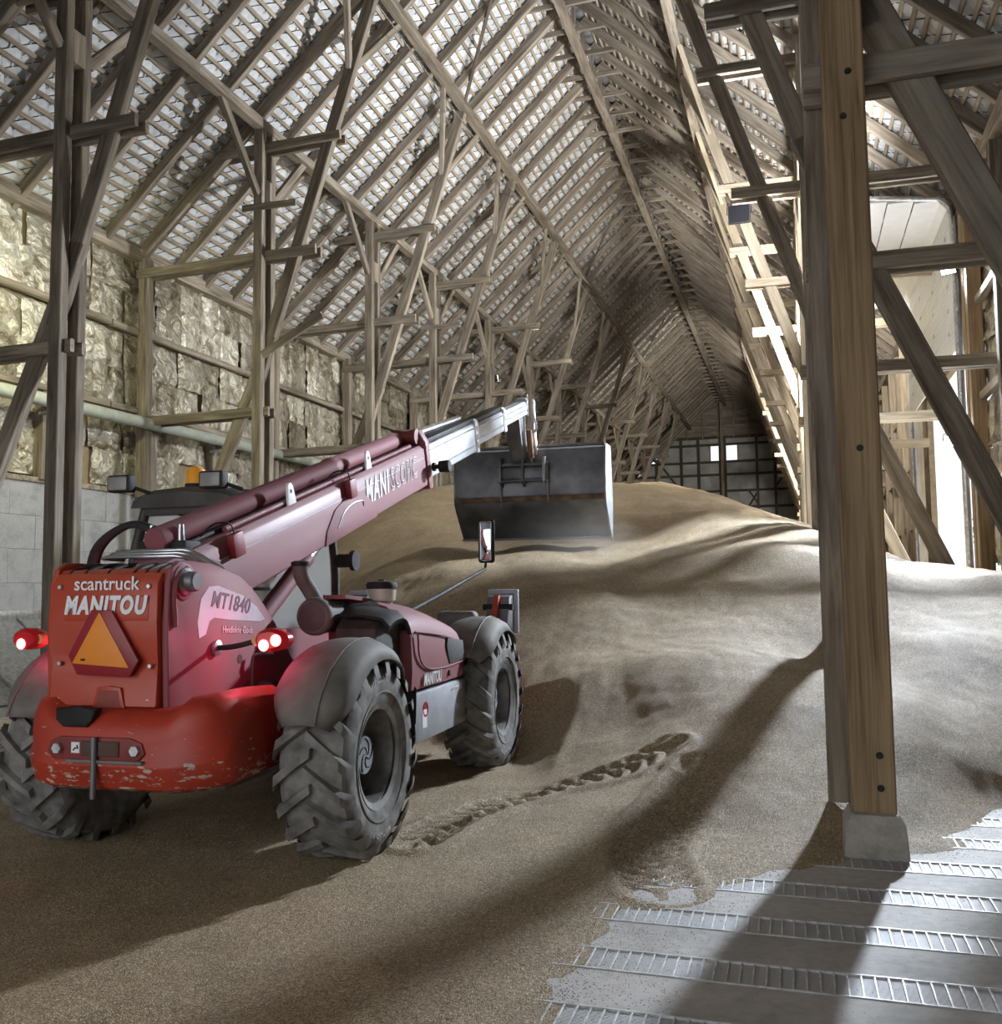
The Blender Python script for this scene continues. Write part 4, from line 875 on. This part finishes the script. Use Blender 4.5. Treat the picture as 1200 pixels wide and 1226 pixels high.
# ---- boom (own axes: u along the boom, v across, w up)
TA = math.atan(.302); ca_, sa_ = math.cos(TA), math.sin(TA)
BM = Matrix.Translation((-.15, -.76+.2*sa_, 1.745-.2*ca_)) @ Matrix.Rotation(TA, 4, 'X')      # y along the boom
def bp(name, me, mat, par=None, label=None): return part(name, me, mat, par, label, BM)
def section(y0, y1, hw, zb, zt, c=.05):
    pr = [(-hw, zb+c*.3), (-hw+c*.3, zb), (hw-c*.3, zb), (hw, zb+c*.3), (hw, zt-c), (hw-c*.7, zt), (-hw+c*.7, zt), (-hw, zt-c)]
    return extr(pr, 'y', y0, y1, 0)
boom = bp('boom_section', section(-.05, 5.15, .17, -.20, .26), BOOMP, None, 'dusty red outer boom section')
bp('boom_side_line', rbox(.171, .174, .75, 5.0, .118, .124, 0), DECAL, boom)
SILV = plain('silver_boom', (.34, .35, .38), .45, .45, .10, 4)
for (y0, y1, hw, zb, zt) in ((5.1, 7.25, .145, -.15, .225), (7.2, 8.85, .12, -.10, .195), (8.8, 10.45, .098, -.055, .168)):
    s_ = bp('boom_section', section(y0, y1, hw, zb, zt, .04), SILV, None, 'pale silver inner boom section')
    for zz in (zb+.08, zt-.07): bp('section_groove', rbox(hw+.0005, hw+.004, y0+.05, y1-.05, zz, zz+.02, 0), DSTEEL, s_)
    bp('section_collar', extr([(-hw-.012, zb-.015), (hw+.012, zb-.015), (hw+.012, zt+.015), (hw-.02, zt+.05), (-hw+.02, zt+.05), (-hw-.012, zt+.015)], 'y', y1-.11, y1+.01, .006), WHITEC if y1 < 10 else SILV, s_)
    for k in range(3): bp('collar_slot', rbox(hw+.011, hw+.016, y1-.08, y1-.03, zb+.04+.11*k, zb+.11+.11*k, .004), DSTEEL, s_)
bp('boom_end_flange', extr([(-.19, -.24), (.19, -.24), (.19, .28), (.12, .42), (-.12, .42), (-.19, .28)], 'y', 5.05, 5.18, .012), BOOMP, boom)
bp('end_sheave', lathe([(-.12, .0), (-.12, .09), (-.02, .07), (.02, .07), (.12, .09), (.12, 0)], 18, 'x', (0, 5.0, .36)), plain('dark_red_block', (.22, .035, .03), .5), boom)
bp('end_knob', lathe([(.19, .0), (.19, .05), (.22, .05), (.22, .025), (.27, .025), (.27, .065), (.38, .07), (.39, .06), (.39, 0)], 16, 'x', (0, 5.22, -.02)), BLACK, boom)
bp('reinforcing_arc', extr([(2.35, -.20), (2.42, -.08), (2.62, .06), (2.92, .13), (3.22, .10), (3.42, -.02), (3.52, -.2)], 'x', .171, .181, .003), BOOMP, boom)
bp('arc_slot', tube(curve_pts([(.182, 2.62, -.10), (.182, 2.78, .0), (.182, 3.0, .04), (.182, 3.2, .02), (.182, 3.22, -.03)], 5), .007, 6), DSTEEL, boom)
onface(text_mesh('MANI', .31, .0015, .22, .011, 1.22, 1, .60), (0, 0, 0), (0, 1, 0), (0, 0, 1), 'boom_lettering', WHITEL, boom, 'white slanted capital lettering').matrix_basis = WM[boom.name].inverted() @ TW @ BM @ Matrix(((0, 0, 1, .175), (1, 0, 0, 3.62), (0, 1, 0, .06), (0, 0, 0, 1)))
for nm, bo, mt, off in (('boom_lettering', .008, WHITEL, .175), ('letter_inlay', -.004, BOOMP, .1765)):
    onface(text_mesh('SCOPIC', .31, .0015, .22, bo, 1.12, 1, .80 if bo > 0 else .785), (0, 0, 0), (0, 1, 0), (0, 0, 1), nm, mt, boom, 'white outlined slanted capitals').matrix_basis = WM[boom.name].inverted() @ TW @ BM @ Matrix(((0, 0, 1, off), (1, 0, 0, 4.36), (0, 1, 0, .06), (0, 0, 0, 1)))
# boom top: extension cylinder, rod, hose guide, lugs
bp('extension_cylinder', lathe([(.45, .0), (.45, .078), (.47, .086), (3.1, .086), (3.12, .096), (3.22, .096), (3.24, .086), (4.85, .086), (4.9, .07), (4.9, 0)], 28, 'y', (-.085, 0, .345)), BOOMP, boom)
bp('cylinder_rod', tube([(-.085, 4.9, .345), (-.06, 7.1, .30)], .045, 14), STEEL, boom)
bp('chain_guide', rbox(-.10, .12, 5.2, 7.2, .23, .29, .01), BLACK, boom); bp('chain_guide', rbox(-.08, .08, 7.2, 8.8, .20, .26, .01), BLACK, boom)
bp('feed_pipe', tube([(.095, 1.0, .285), (.095, 4.8, .285)], .022, 8), BOOMP, boom); bp('feed_pipe', tube([(.05, .6, .285), (.05, 4.8, .285)], .018, 8), BLACK, boom)
for yy in (1.95, 3.55):
    bp('lifting_lug', extr([(yy-.07, .26), (yy+.07, .26), (yy+.045, .40), (yy+.02, .43), (yy-.02, .43), (yy-.045, .40)], 'x', .12, .14, .003), WHITEC, boom); bp('lug_eye', lathe([(.141, .018), (.142, 0)], 10, 'x', (0, yy, .365)), BLACK, boom)
for yy in (.95, 2.95):
    bp('red_marker_box', rbox(.172, .23, yy-.07, yy+.07, .10, .27, .008), plain('marker_red', (.25, .02, .03), .5), boom); bp('marker_cable', tube(curve_pts([(.20, yy, .27), (.20, yy-.05, .35), (.12, yy-.12, .36), (.06, yy-.2, .30)], 5), .007, 5), BLACK, boom)
# valve block and hard pipes behind the cylinder
vb = part('valve_block', rbox(-.42, -.05, -.30, -.12, 1.90, 2.02, .01), BLACK)
for xx in (-.36, -.26, -.14): part('valve_fitting', tube([(xx, -.22, 2.02), (xx, -.22, 2.13)], [.03, .02], 8), STEEL, vb)
part('valve_bolt', lathe([(-.31, .0), (-.31, .016), (-.295, .016)], 8, 'y', (-.27, 0, 1.955)), GALV, vb); part('valve_bolt', lathe([(-.31, .0), (-.31, .016), (-.295, .016)], 8, 'y', (-.21, 0, 1.955)), GALV, vb)
for k in range(3): part('hydraulic_pipe', tube([(-.50, -.42+.05*k, 1.90), (-.52, -.50+.05*k, 1.905), (-.46, -.54+.05*k, 1.91+.018*k), (.02, -.52+.045*k, 1.91+.02*k), (.08, -.50+.045*k, 1.90+.02*k), (.185, -.30+.04*k, 1.80+.015*k)], .0145, 8), STEEL)
for k in range(3): part('cab_hose', tube(curve_pts([(-.32+.03*k, -.22, 2.08), (-.55, -.2, 2.14), (-.85-.02*k, -.1, 2.0), (-.98-.02*k, .0, 1.75), (-.98, .1, 1.45)], 6), .026, 8), BLACK)
# side clutter between tower and wheel
part('brake_valve', rbox(.27, .40, .02, .14, .78, 1.08, .02), BLACK); part('grab_rail', tube(curve_pts([(.29, -.02, .80), (.29, -.03, 1.2), (.31, .02, 1.26), (.37, .1, 1.26)], 5), .012, 6), DSTEEL); part('side_hose', tube(curve_pts([(.34, .08, 1.05), (.38, .06, .9), (.36, .05, .7), (.33, .1, .55)], 5), .022, 8), BLACK)
part('tower_hole', lathe([(.2555, .075), (.258, .07), (.258, 0)], 20, 'x', (0, -.02, 1.02)), DCAV); part('tower_hole', lathe([(.2555, .03), (.258, .028), (.258, 0)], 16, 'x', (0, -.13, 1.24)), DCAV)
part('lift_cylinder', tube([(-.15, .35, 1.15), (-.15, 1.6, 1.95)], .07, 14), BOOMP); part('lift_cylinder', tube([(-.15, 1.5, 1.88), (-.15, 2.1, 2.25)], .045, 12), STEEL)
part('boom_cam', lathe([(.03, .0), (.03, .06), (.16, .06), (.16, .09), (.2, .09), (.2, 0)], 14, 'x', (0, 1.85, 1.93)), BLACK)
# front stabilisers folded up
for s in (-1, 1):
    sa = part('stabiliser_arm', extr([(3.75, .60), (3.95, .60), (4.22, 1.36), (4.16, 1.58), (4.06, 1.60), (3.92, 1.30)], 'x', .80 if s > 0 else -.86, .86 if s > 0 else -.80, .008), RED)
    xx = .83*s; ft = part('stabiliser_foot', extr([(4.04, 1.30), (4.30, 1.20), (4.34, 1.62), (4.14, 1.58)], 'x', xx-.12, xx+.13, .01), DSTEEL, sa)
    part('foot_plate', rbox(xx-.17, xx+.18, 4.31, 4.36, 1.18, 1.66, .02), GREYP, ft); part('foot_pin', lathe([(-.16, .0), (-.16, .035), (.17, .035), (.17, 0)], 14, 'x', (xx, 4.12, 1.47)), BLACK, ft)
part('front_frame', rbox(-.8, .8, 3.7, 4.0, .5, .95, .04), RED)
part('front_work_lamp', rbox(.30, .72, 3.62, 3.80, 1.22, 1.44, .05, 3), DUSTP)
# boom head
tipc = BM @ Vector((0, 10.4, .06))
hd = part('boom_head', extr([(tipc.y-.34, tipc.z-.16), (tipc.y+.02, tipc.z+.13), (tipc.y+.10, tipc.z+.10), (tipc.y+.14, tipc.z-.40), (tipc.y+.30, tipc.z-.86), (tipc.y+.10, tipc.z-.90), (tipc.y-.16, tipc.z-.60)], 'x', -.36, -.12, .01), DSTEEL, None, 'dark steel boom head')
part('head_plate', extr([(tipc.y+.02, tipc.z+.14), (tipc.y+.12, tipc.z+.11), (tipc.y+.17, tipc.z-.40), (tipc.y+.34, tipc.z-.80), (tipc.y+.25, tipc.z-.82), (tipc.y+.05, tipc.z-.42)], 'x', .02, .05, .004), WHITEC, hd)
part('tilt_cylinder', tube([(-.02, tipc.y-.05, tipc.z-.38), (-.02, tipc.y+.10, tipc.z-.82)], .05, 12), plain('rust_brown', (.28, .15, .09), .7), hd); part('tilt_rod', tube([(-.02, tipc.y+.10, tipc.z-.82), (-.02, tipc.y+.16, tipc.z-1.0)], .03, 10), STEEL, hd)
part('head_hose', tube(curve_pts([(.06, tipc.y-.1, tipc.z-.1), (.09, tipc.y+.0, tipc.z-.35), (.0, tipc.y-.02, tipc.z-.5), (-.0, tipc.y+.02, tipc.z-.62)], 6), .016, 7), STEEL, hd)
# ---- bucket
BX, BY, BZ = -.10, 9.42, 3.02
HWB = 1.28
BK = TW @ Matrix.Translation((BX, BY, BZ))
bkt = empty('grain_bucket', BK); tag(bkt, 'wide dark steel bucket tipping grain at the end of the boom', 'bucket')
def kp(name, me, mat, par=None): return obj(name, me, mat, par or bkt, BK)
prof = [(.55, 1.0), (.15, .98), (.05, .92), (0, .60), (-.01, .20), (.02, .04), (.10, -.06), (.52, -.52), (.56, -.53)]
def shell(pts, th, x0, x1):
    inn = []
    P = [Vector(p) for p in pts]
    for i, p in enumerate(P):
        d = (P[min(i+1, len(P)-1)]-P[max(i-1, 0)]).normalized(); inn.append((p.x-d.y*th if True else 0, p.y+d.x*th))
    return extr([tuple(p) for p in P]+inn[::-1], 'x', x0, x1, 0, smooth=30)
kp('bucket_shell', shell(prof, .02, -HWB, HWB), DSTEEL)
sp = [(.58, 1.0), (.15, .99), (.04, .93), (-.01, .60), (-.02, .20), (.01, .03), (.09, -.07), (.53, -.54), (.64, -.50), (.72, .1)]
for s in (-1, 1): kp('bucket_side', extr(sp, 'x', s*HWB-.015, s*HWB+.015, .004), plain('lit_bucket_side', (.30, .31, .33), .5, .3) if s > 0 else DSTEEL)  # right side coloured paler for the light falling on it
kp('cutting_edge', rbox(-HWB-.02, HWB+.02, .44, .66, -.545, -.515, .004, 1, Matrix.Identity(4)), DSTEEL)
kp('top_lip', tube([(-HWB, .04, .975), (HWB, .04, .975)], .03, 10), DSTEEL)
for zz in (.20,): kp('wear_strip', rbox(-HWB, HWB, -.035, -.012, .06, .15, .006), plain('rusty_edge', (.20, .125, .08), .6, .3, .3, 6))
for xx in (-.46, .34): kp('hitch_rib', extr([(-.02, -.02), (-.02, .72), (-.10, .66), (-.10, .40), (-.04, .1)], 'x', xx-.015, xx+.015, .003), DSTEEL)
qf = kp('quick_coupler', rbox(-.42, .30, -.13, -.05, .42, .62, .02), DSTEEL)
for xx in (-.44, -.06, .30): kp('coupler_plate', extr([(-.18, .38), (-.02, .30), (-.02, .80), (-.14, .78), (-.2, .6)], 'x', xx-.02, xx+.02, .004), GREYP if xx > .2 else DSTEEL, qf)
kp('coupler_pin', tube([(-.5, -.12, .66), (.38, -.12, .66)], .03, 10), DSTEEL, qf); kp('coupler_pin', tube([(-.5, -.12, .40), (.38, -.12, .40)], .025, 10), DSTEEL, qf)

# ---- dust rising where the bucket tips
dm, dt, db = nt('grain_dust'); dt.nodes.remove(db); pv = N(dt, 'ShaderNodeVolumePrincipled'); pv.inputs['Color'].default_value = (.75, .70, .64, 1)
tc = N(dt, 'ShaderNodeTexCoord'); ln = N(dt, 'ShaderNodeVectorMath', operation='LENGTH'); dt.links.new(tc.outputs['Object'], ln.inputs[0])
mr = N(dt, 'ShaderNodeMapRange'); mr.inputs[1].default_value = 1.0; mr.inputs[2].default_value = .25; mr.inputs[3].default_value = 0; mr.inputs[4].default_value = .9; dt.links.new(ln.outputs['Value'], mr.inputs[0])
dn = N(dt, 'ShaderNodeTexNoise', Scale=2.5, Detail=3.0); dt.links.new(tc.outputs['Object'], dn.inputs[0])
dmu = N(dt, 'ShaderNodeMath', operation='MULTIPLY'); dt.links.new(mr.outputs[0], dmu.inputs[0]); dt.links.new(dn.outputs[0], dmu.inputs[1]); dt.links.new(dmu.outputs[0], pv.inputs['Density'])
dt.links.new(pv.outputs[0], dt.nodes['Material Output'].inputs['Volume'])
sph = bmesh.new(); bmesh.ops.create_icosphere(sph, subdivisions=3, radius=1.0)
dust = obj('dust_cloud', bm_mesh(sph), dm, None, TW @ Matrix.Translation((.25, 9.3, 2.35)) @ Matrix.Diagonal((1.7, .9, .75, 1))); tag(dust, 'thin pale dust cloud drifting below the tipping bucket', 'dust', kind='stuff')
